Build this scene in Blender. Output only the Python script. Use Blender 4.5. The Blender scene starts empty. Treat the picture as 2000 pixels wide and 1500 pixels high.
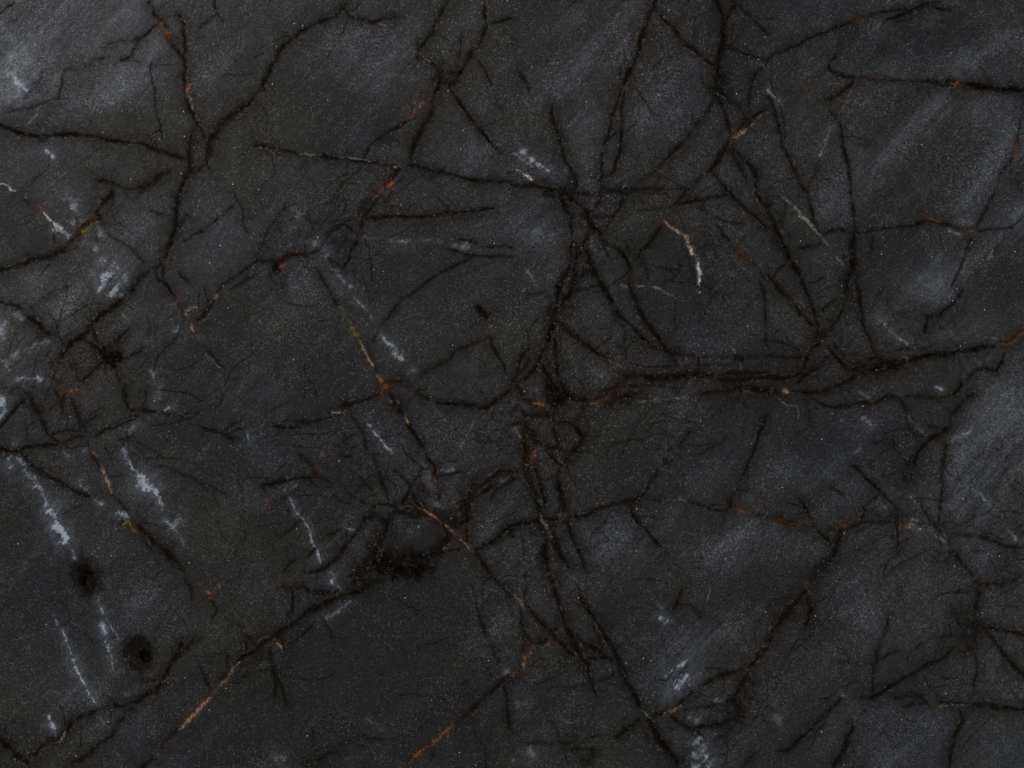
import bpy, math
import numpy as np

# ------------------------------------------------------------------ camera, world, lamps, exposure
SC = bpy.context.scene
S = 0.0004                       # metres of slab per unit of the vein drawing (frame 2000 x 1500 units = 0.80 x 0.60 m)
THICK = 0.02
cam = bpy.data.cameras.new("camera"); camo = bpy.data.objects.new("camera", cam)
SC.collection.objects.link(camo); SC.camera = camo
cam.lens = 60; cam.sensor_width = 36; cam.clip_start = 0.01; cam.clip_end = 50
camo.location = (0, 0, THICK + 0.8 * 60 / 36); camo.rotation_euler = (0, 0, 0)

world = bpy.data.worlds.new("World"); SC.world = world; world.use_nodes = True
bg = world.node_tree.nodes["Background"]
bg.inputs[0].default_value = (0.75, 0.85, 1.0, 1); bg.inputs[1].default_value = 0.05

def area(name, loc, size, power, color):
    l = bpy.data.lights.new(name, 'AREA'); l.shape = 'RECTANGLE'; l.size, l.size_y = size
    l.energy = power; l.color = color
    o = bpy.data.objects.new(name, l); SC.collection.objects.link(o); o.location = loc
    d = np.array([0.0, 0.0, 0.0]) - np.array(loc); d /= np.linalg.norm(d)
    o.rotation_euler = (math.acos(-d[2]), 0, math.atan2(d[0], -d[1]) if True else 0)
    from mathutils import Vector
    o.rotation_euler = Vector(d).to_track_quat('-Z', 'Y').to_euler()
    return o
area("softbox_lamp", (-2.3, 1.9, 2.1), (1.0, 1.0), 58, (1.0, 0.98, 0.96))
area("fill_lamp", (2.6, -0.9, 2.2), (1.2, 1.2), 18, (0.9, 0.95, 1.0))

vs = SC.view_settings
vs.view_transform = 'Standard'; vs.look = 'None'; vs.gamma = 1; vs.exposure = 0; vs.use_curve_mapping = False
try:
    SC.cycles.use_denoising = False
    SC.cycles.pixel_filter_type = 'BLACKMAN_HARRIS'; SC.cycles.filter_width = 1.1
except Exception:
    pass

# ------------------------------------------------------------------ vein drawing (units: 1/2000 of the frame width, y down)
# @x y : origin of a block, in which points are given in quarter units
# kind width opacity points...   D dark vein  K soft dark patch  B brown halo  R rust  T tan  P pale cream
#                                W bluish quartz  Q bright quartz  G ochre  O olive bloom  L light band  M dim band
TRACES = """
@0 0
D 5 .9 1175,20 1190,70 1215,120 1250,165 1300,215 1330,280 1360,340 1385,400 1420,440 1450,480 1450,540 1435,600 1440,700 1445,780 1480,840 1515,905 1540,950 1560,990
R 6 .8 1240,170 1260,190
R 8 .6 1290,230 1320,260 1335,300
B 22 .5 1290,190 1320,250
D 2 .6 1270,160 1320,145 1390,125 1410,120
D 5 .85 1405,115 1430,150 1445,200 1440,270 1450,340 1455,420 1440,450
D 2 .4 1350,0 1380,80 1410,120
D 4 .7 1680,0 1690,60 1700,110 1745,160
D 3 .6 1700,110 1650,150 1600,200 1560,230
D 4 .85 1235,190 1180,230 1140,275 1085,310 1075,350 1055,390 1040,430 1010,455 950,470
D 3 .5 960,470 1080,490
D 3 .6 830,370 880,335 960,325 1040,330 1085,310
D 3 .7 820,460 750,465 710,510 640,535 590,550
G 4 .3 740,480 680,510 600,540
O 45 .5 900,300 950,420
O 30 .4 640,540 520,570 480,680
D 3 .7 560,540 520,540 490,600 490,660 465,700 455,770
D 3 .6 455,770 400,775 350,800 300,825 200,850 80,880
W 5 .3 480,560 440,600 420,640
D 2.5 .7 1180,480 1170,560 1185,620 1215,690 1210,760 1220,850 1240,940 1265,1030 1280,1100
D 2 .5 1180,510 1300,515 1400,500
D 2.5 .7 1265,1020 1200,1050 1150,1090
D 9 .95 0,985 80,1000 140,1030 200,1055 280,1065 360,1060
D 6 .95 360,1060 440,1055 540,1048 640,1055 760,1080 860,1095 950,1105 1050,1110
D 7 .9 1050,1110 1130,1130 1200,1165 1300,1200 1400,1230 1470,1245
K 14 .6 300,1070 380,1080
D 9 .9 1490,1050 1490,1120 1480,1200 1480,1290 1490,1330 1450,1390 1420,1450 1405,1500
W 4 .3 1465,960 1480,1040
D 5 .8 1515,905 1540,980 1520,1040 1490,1070
D 5 .8 1560,960 1590,1040 1600,1090
K 24 .5 1540,1000 1510,1150
R 9 .6 1465,670 1465,710 1450,740
P 4 .5 1500,660 1465,665
P 4 .5 1480,760 1500,820 1520,870
D 9 .9 2000,740 1960,790 1900,840 1820,890 1760,950 1700,1010 1660,1070 1640,1120 1630,1200 1610,1280
D 5 .6 1850,900 1800,950 1720,1020 1680,1100 1660,1180 1640,1260
D 4 .7 1610,1280 1560,1330 1500,1370
D 4 .6 1610,1280 1650,1340 1680,1400
K 18 .7 1490,1340 1470,1370
D 12 .8 1330,1345 1270,1360 1220,1400 1180,1440 1120,1470 1040,1490 950,1470 880,1430 820,1415 770,1410
W 14 .65 120,610 160,670 200,730
W 18 .3 60,800 120,700
W 26 .3 20,540 100,600
W 6 .3 300,850 260,930 230,970
W 9 .6 380,1190 420,1240
P 5 .8 0,1435 50,1445 90,1480 120,1500
W 3 .25 450,230 410,270 390,310
D 3 .8 0,110 60,60 110,30
R 5 .5 40,60 50,75
P 2 .5 1820,1160 1890,1150
D 2 .4 1860,1245 1920,1200 1980,1130
O 15 .6 160,1080 150,1140
P 3 .4 150,1060 150,1100
L 130 .55 450,0 250,150 50,450
L 90 .45 1100,350 850,650 650,850
L 60 .3 1150,600 850,900
L 80 .3 0,600 100,800
L 60 .35 1750,230 1600,500
M 50 .5 1000,900 600,950 150,900
@500 0
D 8 .85 720,30 680,70 650,110 600,140 540,160 480,185 420,215 350,245 290,295 250,340 200,390 170,440 155,500 110,530 85,590 70,640 50,690 0,740
B 14 .4 540,160 350,245 200,390
P 5 .4 730,90 790,125
O 25 .4 850,60 900,100
P 3 .4 960,180 1000,200
D 5 .8 690,70 740,110 800,140 860,150 910,180 950,160 1010,145 1060,150
D 3 .5 1060,150 1120,100
K 16 .5 1040,130 1100,120
D 5 .8 1520,0 1470,70 1420,160 1380,250 1330,310 1290,380 1270,450 1260,490
P 3 .6 1310,465 1350,490
W 3 .4 1230,400 1260,415
D 6 .6 1300,470 1380,510 1430,540 1460,490
D 12 .9 1420,550 1440,600 1420,680 1390,730
D 6 .9 1800,30 1790,110 1800,200 1780,260 1760,330 1720,370 1690,410 1660,460 1630,520 1590,570 1560,620 1540,660
D 3 .7 1800,0 1800,30
R 3 .5 1800,10 1808,40
R 2 .4 1740,340 1700,380
D 4 .6 1610,260 1600,340 1600,420 1580,490 1570,540
K 24 .8 1440,600 1540,640
D 4 .7 1460,590 1500,570 1570,570
D 5 .85 1500,660 1540,730 1600,810 1650,880 1700,950 1760,1020 1820,1090 1880,1160
D 3 .6 1880,1160 1920,1195 2000,1195
D 9 .85 1390,730 1390,800 1380,870 1340,930 1310,980 1280,1050 1240,1120 1220,1180 1200,1260
D 3 .6 1390,730 1340,770 1330,850
R 4 .45 1350,770 1300,810 1250,860 1220,900 1180,930
D 4 .8 1190,945 1120,990 1040,1030 970,1080 910,1130 870,1170 845,1210 835,1250
K 16 .4 930,1120 1000,1090 1080,1100
D 4 .7 1750,490 1790,560 1820,620 1840,670
D 3 .4 1880,740 1900,820 1920,900
D 3 .8 1830,190 1900,165 1960,150 2000,135
D 7 .9 0,1135 80,1150 150,1162
D 3 .7 150,1165 260,1185 350,1200 430,1215
P 3 .35 350,1195 500,1215
D 7 .9 480,1215 560,1230 650,1250
D 7 .85 700,1235 780,1255 840,1265 900,1275 980,1285
P 2 .5 640,1220 760,1235 900,1265
D 4 .8 980,1285 1080,1300 1150,1295
P 3 .4 1080,1300 1190,1290
D 5 .85 1180,1290 1260,1300 1330,1320 1400,1345
D 9 .9 1400,1345 1480,1355 1550,1370
D 5 .85 1550,1370 1650,1400 1800,1415 2000,1430
D 3 .5 840,1270 800,1330 740,1390 660,1440
D 3 .4 420,1230 350,1330
D 10 .9 1130,1300 1090,1350 1060,1390 1020,1440
R 6 .8 1070,1420 1040,1450 990,1480
D 3 .5 1190,1300 1180,1360 1110,1430
O 14 .4 760,740 900,730
L 90 .3 750,400 900,600 1100,500
L 50 .35 1550,1300 1750,1130
L 60 .2 1750,150 1650,250
M 120 .3 600,900 900,950
@1000 0
D 8 .9 1130,0 1110,60 1075,120 1060,180 1030,240 1000,300 995,370 970,440 940,510 900,600 870,670
D 5 .8 870,670 840,730 820,800 790,880 770,960 750,1050 725,1100 715,1115
D 5 .8 885,680 870,750 850,830 850,920 860,1000 850,1090 840,1180 820,1260 810,1330 770,1370
D 3 .6 830,820 830,900
D 3 .8 715,1115 760,1080 820,1040 840,1000
D 6 .8 710,1180 695,1240 700,1320 705,1400 710,1470
D 3 .4 640,1250 700,1235
D 6 .9 1110,80 1160,120 1220,180 1270,220 1300,280 1350,340 1420,400 1480,440 1550,490 1590,520
D 3 .4 1450,450 1480,540 1490,640 1510,700 1505,800
D 10 .95 1610,0 1630,80 1650,130 1660,200 1660,280 1640,360 1620,440 1610,520 1590,600 1590,680
D 5 .9 1760,0 1740,60 1690,130 1670,180
K 18 .5 1620,20 1630,100
D 3 .7 1760,30 1820,90 1900,170 1970,230 2000,260
D 3 .8 1660,340 1720,380 1800,415 1880,440 1960,470 2000,480
D 4 .8 2000,495 1960,520 1900,580 1880,640 1860,720 1850,800 1840,850
D 8 .85 1590,680 1640,700 1640,740 1700,780 1760,820 1810,870 1830,920
K 26 .75 1620,620 1600,700
K 26 .6 1830,880 1820,950
P 3 .5 1610,730 1680,780
D 5 .8 1600,740 1640,800 1670,870 1680,940 1700,1010 1715,1060
D 5 .7 1580,780 1540,840 1500,910 1450,960 1400,1020
D 3 .7 1415,910 1400,980 1400,1020
D 7 .8 1400,1020 1370,1080 1320,1130 1260,1190 1200,1250
D 4 .7 1200,1250 1160,1310 1140,1330
D 4 .6 1140,1330 1050,1380 990,1430 940,1480
P 5 .4 870,1470 900,1440
D 3 .5 1160,1310 1150,1400 1110,1480
D 8 .9 1710,1070 1690,1160 1640,1220 1590,1280 1545,1340
R 6 .9 1720,1075 1760,1050 1790,1035
P 6 .7 1740,1085 1790,1050 1830,1010
D 6 .85 1840,990 1880,930 1930,880 2000,860
P 3 .4 1850,1000 1920,910 2000,860
D 8 .85 1760,1030 1800,980 1830,930
D 3 .7 1545,1340 1470,1380 1420,1430 1370,1490
D 5 .8 1550,1350 1600,1400 1660,1460 1690,1500
D 9 .8 1700,1160 1740,1210 1780,1280 1810,1350 1830,1400
D 8 .85 1720,1150 1800,1220 1870,1290 1900,1350 1910,1420 1930,1500
D 3 .5 1900,1290 1960,1370 2000,1400
D 6 .9 315,830 325,920 350,1010 370,1090 400,1180 430,1270 470,1330 500,1380 500,1470
K 20 .4 350,1000 370,1080
D 3 .7 50,560 80,610 110,670 130,720
D 3 .3 10,300 30,450 50,560
W 9 .45 70,1190 130,1240 200,1280 280,1340
Q 5 .9 50,1335 100,1360 150,1400
R 2 .4 150,1370 175,1380
D 3.5 .85 0,1455 120,1450 250,1465 350,1480 500,1490
B 6 .5 440,930 500,890
W 3 .15 540,890 640,800
D 3 .8 730,1480 900,1475 1100,1480 1400,1470
L 60 .4 300,700 450,600 650,470 850,380
L 60 .25 500,200 900,100
L 80 .25 1250,650 1100,900
L 60 .25 550,1000 560,1200
M 100 .3 1750,650 1780,200
@1500 0
D 4 .85 0,465 60,420 140,395 230,350 300,305 370,275 450,255
D 3 .85 450,255 530,210 620,180 700,150 780,120 860,100 940,90 1000,75
B 5 .5 150,390 250,340
R 2 .35 640,170 800,115
D 7 .9 940,150 1000,130 1080,100 1140,80 1200,50 1260,25
D 5 .9 1000,75 1100,75 1180,50
D 4 .8 1270,25 1310,50 1370,75 1430,80
D 3 .6 1300,20 1350,5
P 3 .4 940,10 980,45
P 3 .3 830,215 880,180
B 10 .5 0,480 20,510
D 4 .85 540,440 500,480 480,520 500,560 560,580 620,600 680,600
B 13 .55 470,550 400,590 330,640 290,700
R 5 .3 370,610 300,690
B 6 .4 290,700 220,760 130,800
B 9 .6 700,600 800,600 900,590 980,610 1100,620
R 3 .25 840,605 900,600
D 4 .6 700,605 860,620 1050,625 1200,635
D 6 .8 680,610 640,660 590,710 530,750 450,780
D 7 .9 1200,630 1290,640 1360,655 1440,665
D 12 .95 1390,640 1440,650 1500,640
D 11 .97 1540,650 1640,665 1720,685 1820,695 1920,695 2000,705
R 8 .55 1465,640 1480,645
D 4 .8 0,755 30,800 50,860 75,940 95,1040 115,1110 135,1190 180,1270 220,1360 260,1460 280,1500
W 4 .45 0,700 50,760 100,820
P 3 .3 650,700 620,770 590,830 560,880
D 4 .7 500,880 540,920 555,960
D 3.5 .85 560,960 580,1040 590,1130 605,1220 625,1310 635,1400 645,1500
W 5 .4 530,970 490,1020 450,1090 420,1170 400,1220
D 3 .5 400,1250 370,1330 340,1400 300,1480
D 3 .8 1990,900 1970,1000 1950,1080 1935,1160 1920,1220 1890,1270 1850,1310 1810,1350
R 4 .5 1945,1090 1930,1180 1925,1260
D 2 .5 1810,1350 1800,1450 1780,1500
D 3 .6 2000,720 1990,900
L 55 .55 2000,300 1800,330 1600,480 1450,560
L 70 .5 1400,700 1250,850 1100,970 950,1110 830,1280 750,1380
L 80 .4 1600,750 1850,950
L 50 .4 1900,1150 1700,1300
M 60 .5 1000,400 1300,300 1600,270
M 50 .4 1200,700 1050,900 800,1100
M 80 .35 500,300 750,350
L 45 .4 1050,380 970,520
L 40 .3 700,800 650,950
L 40 .35 450,250 350,500
@0 375
P 4 .7 110,0 160,30 210,50
D 4 .6 130,20 180,60 240,90
R 5 .8 300,120 350,155
P 6 .8 350,160 390,220 440,260 480,290
Q 3 .8 380,200 420,250
R 3 .5 440,240 470,280
P 2 .5 330,105 390,85
W 9 .5 440,290 500,310 540,350
D 14 .85 880,0 860,50 800,100 770,160 780,210
D 8 .8 780,210 730,230 660,260 640,310 600,370 550,400
G 14 .9 730,240 690,280 650,310
G 8 .6 660,340 690,350
W 14 .5 600,240 650,230
W 16 .5 770,270 800,340
W 16 .45 680,400 750,430
W 24 .3 520,30 580,130
W 12 .4 780,540 810,560
D 9 .85 550,400 500,450 440,480 380,505 300,520 240,530 200,560 140,580 60,600 0,610
D 4 .5 780,220 830,300 870,350 920,380 990,420 1060,480 1130,560
O 50 .5 850,450 950,520
W 20 .7 900,610 850,660 800,720 770,755
W 16 .75 960,700 920,750 870,800
W 8 .5 960,800 900,810
D 9 .9 1410,0 1385,60 1375,140 1385,210 1380,270 1350,330 1330,390 1300,450 1295,520
D 3 .6 1340,0 1360,60 1380,100
B 8 .6 1180,150 1250,180 1320,190 1370,190
D 4 .7 1180,150 1250,180 1320,190 1370,190
D 7 .8 1470,190 1430,240 1400,280
D 9 .9 1290,540 1230,590 1160,630 1100,690 1040,750 990,810 930,870 870,910 810,950 760,1000 720,1040
D 9 .9 720,1040 680,1100 620,1150 560,1190 510,1240 480,1290
D 6 .8 1290,540 1280,620 1275,690
D 6 .85 1220,630 1240,690 1290,720 1330,770 1370,820
D 2 .8 1310,520 1340,540
D 3 .8 1395,610 1430,660 1475,705
D 3 .7 1820,110 1760,160 1690,220 1620,270 1550,310 1490,350 1440,380
D 3 .6 1830,20 1870,90 1900,170 1910,260 1930,310
R 4 .5 1380,810 1405,860
T 6 .6 1440,930 1480,905 1530,890
T 5 .5 1440,920 1450,960
R 4 .6 1490,1020 1500,1060
P 4 .5 1490,1050 1510,1090
P 3 .3 1530,1120 1580,1170
D 5 .5 1390,870 1420,930
D 5 .8 2000,560 1930,600 1860,640 1800,690 1740,740 1690,790
D 4 .7 2000,640 1930,680 1860,720 1800,750
P 6 .4 1700,805 1660,830
D 6 .75 1670,850 1630,910 1590,960 1550,1000
D 3 .6 1590,1200 1640,1260 1690,1310
P 5 .4 1610,1265 1660,1310 1720,1370
D 4 .6 1640,1250 1700,1320 1750,1370
B 10 .4 1750,1400 1780,1480
R 5 .45 330,825 420,815
P 2 .4 270,830 300,832
B 12 .5 330,830 420,815
D 5 .8 0,850 70,870 130,885 160,905
D 11 .9 220,980 270,1000 310,1040 350,1090 380,1110
K 26 .4 300,1060 340,1120
W 13 .5 130,960 200,980
W 34 .35 20,1060 30,1140
W 10 .4 190,1240 260,1190 370,1160
W 28 .35 100,1290 60,1350
W 14 .5 140,1470 220,1440 330,1470
D 5 .8 660,1150 720,1190 770,1240 810,1280
D 4 .8 720,1040 745,1120 770,1200
K 30 .95 820,1290 900,1290
K 20 .8 900,1180 890,1260
D 5 .8 1000,1070 940,1140 910,1190 890,1250
D 4 .8 900,1300 1000,1300 1050,1270 1130,1220
D 6 .8 800,1330 750,1380 690,1440 630,1490
D 3 .6 480,1290 400,1330 380,1340
D 4 .6 380,1440 450,1480 500,1500
D 4 .6 900,1340 920,1430 940,1500
W 8 .35 960,960 1010,1020
W 20 .2 980,880 1000,900
W 10 .25 1380,1080 1400,1060
W 9 .4 1190,1400 1200,1460
W 8 .25 1140,1160 1150,1170
D 2 .5 1190,990 1240,1070 1210,1130
D 2 .5 1900,900 1930,1020
D 3 .4 1180,1480 1250,1440
L 100 .3 1050,250 900,500
L 60 .35 300,700 500,900
L 60 .3 1600,500 1700,250
M 100 .35 200,300 100,250
M 120 .3 1700,1150 1300,1250
@500 375
R 5 .8 980,0 950,30
D 7 .8 960,40 940,70 900,130 860,170 850,220 820,290 790,360 760,440 730,520 690,590
D 4 .6 1060,0 1030,50 1010,90
B 20 .5 880,60 1000,40
K 16 .6 860,80 830,150
D 5 .9 860,208 950,208 1050,190 1180,198 1300,200 1400,185 1500,165 1620,160 1720,150 1850,135
D 4 .7 750,210 690,260 640,265 600,300 560,350 530,400 480,460 430,480
D 5 .7 690,260 740,290 760,310
K 20 .45 600,380 680,420 720,370
D 4 .6 540,470 590,540 650,580 680,610
D 7 .7 710,360 670,430 640,470
D 6 .9 480,470 400,490 330,490 260,495 220,530 150,550 80,555 0,545
K 16 1 150,560 165,615
K 10 1 155,580 165,610
D 4 .7 100,600 120,660 130,700
R 6 .9 200,580 240,560
B 5 .6 240,560 320,570 340,520
D 3 .7 380,420 390,470
K 18 .4 210,650 210,780
W 12 .4 460,420 500,400
W 9 .4 540,460 560,490
W 14 .3 300,120 350,200
D 5 .5 230,120 150,210 80,310 40,420 15,500
W 10 .45 650,660 700,710 740,740
W 5 .4 760,810 800,860 840,900
W 3 .2 850,900 930,1020
W 10 .35 1130,390 1200,400
W 8 .25 600,600 650,620
W 5 .15 820,350 1100,380 1450,380
W 16 .3 1570,400 1650,430
D 3.5 .85 470,600 510,660 560,740 610,820 660,900
G 6 .45 660,900 700,950
G 7 .8 740,1020 770,1090 810,1150 830,1200
T 7 .8 830,1200 860,1260 890,1320 915,1360
D 4 .6 870,1190 900,1270 930,1370 950,1420
R 8 .55 950,1430 980,1480
D 3 .85 1680,520 1620,550 1540,590 1450,630 1370,680 1320,720 1240,790 1160,840 1110,880 1080,930 1020,1000 960,1070 940,1130 920,1180
D 3 .8 1460,430 1530,455 1600,475 1680,500 1780,500 1880,510 2000,515
D 3 .8 1560,370 1640,375 1720,395
D 3 .8 1760,425 1860,435 1950,432 2000,445
D 2 .3 1850,685 2000,680
K 12 .9 1740,900 1780,980
D 4 .6 1830,940 1790,990
R 3 .6 1780,1020 1800,1110
D 3 .8 1820,1130 1850,1210 1890,1290 1930,1360 1960,1420
D 5 .6 1800,1140 1720,1180 1620,1220 1540,1260 1500,1320 1420,1360 1350,1390 1290,1430
W 9 .5 970,1110 1000,1170 1060,1200 1100,1270 1130,1310
W 7 .4 970,1190 1000,1160
W 8 .3 1180,1410 1240,1390
B 50 .2 1450,1050 1650,1000
D 5 .8 1000,1490 1100,1480 1190,1475
L 70 .25 1950,200 1750,300
M 150 .3 700,1350 400,1300
M 120 .3 1300,500 1000,560
M 60 .3 700,60 500,250
L 60 .2 300,700 150,1000
@1000 375
D 14 .9 360,0 400,60 440,120 460,180
D 8 .88 460,180 465,280 475,380
D 9 .9 480,400 465,500 450,600 400,660 370,720 345,820 340,900
D 14 .95 440,10 500,70 560,120 590,170 610,240 640,290 700,330 725,390
K 40 .5 430,30 480,80
D 6 .8 600,170 600,260 600,330 580,390 560,430 500,440
D 9 .9 510,440 510,500 490,580 480,660 500,720 450,790 400,850 360,900 320,960
K 25 .7 490,620 490,740
K 18 .6 560,440 500,430
D 9 .9 570,450 600,500 610,570 640,620 680,680 700,740 740,800 790,860 820,930 850,980
D 5 .7 600,520 580,620 540,640 520,700
D 4 .7 700,730 620,735 560,760 500,790
D 4 .9 730,400 800,420 850,460 890,520 915,570
D 4 .7 710,350 720,440 745,490
D 4 .8 890,380 905,460 905,540 910,620 915,690
D 7 .9 920,720 940,790 960,850 1000,930 1040,1000 1080,1050 1130,1120 1180,1190 1230,1240 1260,1280 1290,1340
D 7 .85 850,980 900,1010 960,1070 1010,1120 1050,1160 1100,1215 1160,1225 1230,1250 1310,1260
D 4 .6 870,1040 885,1120 885,1230 890,1340
D 3 .5 1000,1120 920,1130
D 7 .9 1170,270 1130,320 1090,380 1040,430 1000,470 985,510
D 4 .6 1020,560 1050,630 1065,690
B 14 .5 1000,530 950,600
T 7 .35 850,730 900,745
B 14 .7 880,710 910,740
P 4 .5 960,735 1040,735 1100,745 1160,765 1210,795 1280,830 1350,855
R 4 .7 1190,215 1270,290 1310,315
P 4 .7 1210,235 1240,275 1300,320 1350,345 1370,400 1390,450
R 5 .7 1360,340 1380,400 1410,440
Q 6 1 1395,430 1400,480 1440,530 1460,590 1465,650 1465,700
Q 3 .7 1460,720 1461,730
Q 3 .8 1462,776 1464,784
P 2 .6 1480,600 1480,660
B 8 .5 1170,220 1190,190 1240,130
D 4 .8 480,15 600,10 700,10 800,5 900,20
D 4 .7 720,30 690,80 640,140
B 5 .6 930,20 890,60 840,130 780,200 740,280 725,330
D 3 .6 930,20 890,60 840,130 780,200 740,280 725,330
D 4 .8 620,185 700,195 790,180
D 3 .7 980,150 1080,135 1180,130
D 6 .8 1350,0 1340,30 1290,70 1240,120
D 6 .85 1300,90 1400,70 1480,65 1560,45 1640,25 1690,10
D 2.5 .7 1350,30 1450,45 1540,45
D 6 .9 1700,0 1730,50 1790,100 1840,150 1900,190 1960,240 2000,290
K 12 .5 1450,110 1520,160
D 3 .8 1530,210 1600,190 1640,220 1680,245 1800,245
D 8 .9 1900,0 1940,60 2000,120
K 30 .5 1970,200 1990,270
D 4 .8 1610,270 1650,330 1700,390 1750,440
R 3 .4 1755,440 1810,490 1860,540
D 3 .7 1750,440 1860,540 1900,580 1940,640 2000,680
R 3 .35 1900,590 1925,620
D 3 .6 1820,340 1790,390 1760,410
W 4 .4 1780,310 1810,330
D 4 .7 1930,690 1960,790 1975,890 1980,990 1985,1100 1995,1200
D 9 .9 340,900 330,980 330,1040 310,1090 285,1150 260,1210 230,1260 210,1310
K 30 .6 320,970 400,860
D 6 .85 340,1000 390,1040 430,1080 490,1120 560,1170 610,1210 680,1260 750,1310
T 3 .35 750,1310 820,1350 900,1390
D 2.5 .6 750,1310 820,1350 900,1390
D 7 .8 320,1110 340,1200 345,1300 350,1400 345,1470
D 4 .5 320,960 280,1020 250,1080
D 3 .6 460,880 465,950 450,1020
D 7 .85 215,1330 170,1380 130,1430 60,1480
D 6 .85 230,1340 270,1400 300,1450 320,1500
D 5 .75 100,1240 60,1300 40,1390 20,1460
B 12 .6 230,1240 220,1280
D 3 .5 130,795 220,795 320,795
D 3 .5 350,1430 400,1390
D 12 .95 930,1420 1000,1440 1100,1455 1200,1450 1300,1430 1400,1430 1480,1440 1560,1440
D 3 .7 930,1350 1100,1370 1250,1360 1400,1355 1520,1360 1600,1350 1700,1350
D 5 .7 1450,1290 1455,1350 1450,1400
D 6 .85 1480,1420 1600,1430 1800,1420 2000,1410
D 6 .85 930,1410 900,1440 860,1480
K 12 .8 1455,1405 1470,1420
D 3 .6 1290,1260 1450,1300 1600,1290 1700,1290
K 11 .9 1755,1298 1800,1315
D 3 .6 1740,1280 1850,1290 2000,1290
P 3 .4 1720,1220 1750,1260
P 2 .5 1790,1340 1795,1390
D 10 .9 1540,1440 1640,1480 1700,1500
W 8 .35 715,1425 725,1425
W 34 .18 200,300 280,330
W 14 .2 160,380 300,370
W 4 .3 620,340 615,420
W 3 .2 450,280 470,350
W 3 .3 510,590 530,610
P 4 .35 80,770 130,740
W 3 .2 110,620 200,740
L 70 .25 200,200 200,450
M 100 .3 1250,550 1200,450
M 120 .3 1500,700 1250,900
@1500 375
D 11 .95 0,80 20,180 50,270 90,350 130,440 170,520 210,590 240,650
D 5 .9 240,650 270,720 310,800 340,880 370,960 385,1050 385,1120
K 30 .5 30,280 100,400
D 4 .6 0,60 40,40 100,40
D 4 .5 150,80 120,200 90,260
D 4 .5 160,320 170,400
P 4.5 .65 110,30 160,80 220,140 270,200 320,240 360,290 410,340
P 3 .3 430,370 470,430
W 3 .3 530,500 600,580 640,610
D 4 .85 290,0 325,80 345,180 370,260 410,330
D 4 .85 640,0 650,80 670,150 680,260
D 9 .9 680,280 670,360 660,430 680,520 670,590 640,660 620,720 610,800 590,880
K 14 .6 660,540 670,640
D 3 .8 440,340 500,310 550,290 650,300
D 4 .85 660,310 720,320 800,305 880,290 960,280 1050,280 1120,270 1200,240 1260,225 1340,235 1420,250 1490,280 1560,300 1610,300
B 6 .5 660,310 800,305 960,280 1120,270
R 4 .6 1240,210 1300,215 1350,225
R 4 .45 1500,285 1560,300
T 7 .6 1560,310 1610,300
D 2.5 .6 1090,270 1090,340
D 2.5 .6 1430,180 1410,230
D 3 .8 1650,300 1740,300 1820,290 1900,290
D 2.5 .6 1900,285 1950,240 2000,200
D 4 .75 1770,0 1730,80 1690,160 1660,220 1630,270
D 4 .75 1580,360 1550,440 1520,520 1500,590 1470,660 1430,740
W 4 .3 1560,430 1530,500
W 7 .4 1530,570 1540,580
W 4 .25 1500,620 1420,720
D 3 .4 1430,740 1380,820 1340,880
P 4 .4 1760,460 1720,530
D 3 .5 1840,350 1800,420 1730,500
D 3 .3 1700,560 1600,650
B 30 .35 1650,600 1540,720 1480,860 1420,930
D 6 .8 1240,980 1300,960 1350,960 1400,910 1470,850 1520,770
D 8 .8 1250,960 1240,1030 1235,1090
K 40 .4 1380,980 1460,960
D 4 .6 830,340 820,420 790,490
D 3 .8 260,440 340,425 420,410
D 4 .8 310,715 370,710 430,680
D 3 .6 470,760 540,720 610,690
D 4 .85 40,660 90,600 150,550
D 7 .9 0,650 50,710 100,770 160,820 200,880 250,950 300,1000 350,1040
R 2.5 .4 160,850 190,880
D 4 .9 430,940 470,880 520,840 570,830
K 12 .8 585,850 590,880
D 5 .85 590,880 580,940 550,1000 510,1040 480,1090
D 5 .8 690,700 710,790 710,850 730,950 740,1020 770,1090 790,1150 820,1210 850,1270 880,1320
D 3 .6 620,900 700,950
K 30 .7 385,1120 395,1150
P 5 .5 415,1165 425,1175
K 16 .5 470,1120 500,1110
D 7 .9 400,1180 350,1220 310,1270 290,1330 270,1380
D 3 .8 0,1285 100,1285 200,1290 290,1280
D 8 .9 460,1210 500,1260 550,1310 600,1360 640,1390
D 4 .8 510,1190 560,1240 600,1290 640,1330
D 10 .9 490,1280 430,1330 370,1370 300,1420 240,1480
D 8 .85 270,1370 240,1420 180,1450 110,1460 40,1450 0,1430
D 20 .98 640,1390 740,1400 860,1380 960,1370 1050,1340
D 12 .95 1050,1340 1130,1310 1220,1290 1300,1280 1380,1280 1450,1260 1500,1240
D 9 .9 1500,1240 1600,1225 1700,1210 1780,1205
D 14 .95 900,1320 880,1360
D 12 .9 740,1400 680,1440 620,1480 560,1500
D 5 .8 660,1350 740,1320 830,1300 900,1290
D 5 .7 930,1250 1020,1240 1090,1225 1150,1190
W 10 .5 880,1000 930,1060 980,1110 1040,1160 1090,1210
P 5 .35 1050,1290 1090,1310
B 20 .8 1790,1210 1870,1190 1950,1160 2000,1150
R 7 .4 1800,1180 1880,1190 1940,1140 2000,1090
R 6 .5 1830,1220 1900,1230
D 5 .8 1800,1170 1900,1150 1960,1100 2000,1085
D 5 .85 1850,1240 1830,1310 1790,1370 1770,1400 1700,1385 1620,1390 1590,1430 1560,1480
P 3 .3 1700,1130 1780,1140
T 3 .4 1420,1080 1440,1100
D 3 .5 1310,1040 1390,1070
D 3 .5 1240,1100 1280,1100
D 3 .5 1420,1150 1470,1200
D 3 .5 1490,1280 1520,1380 1500,1440
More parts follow.
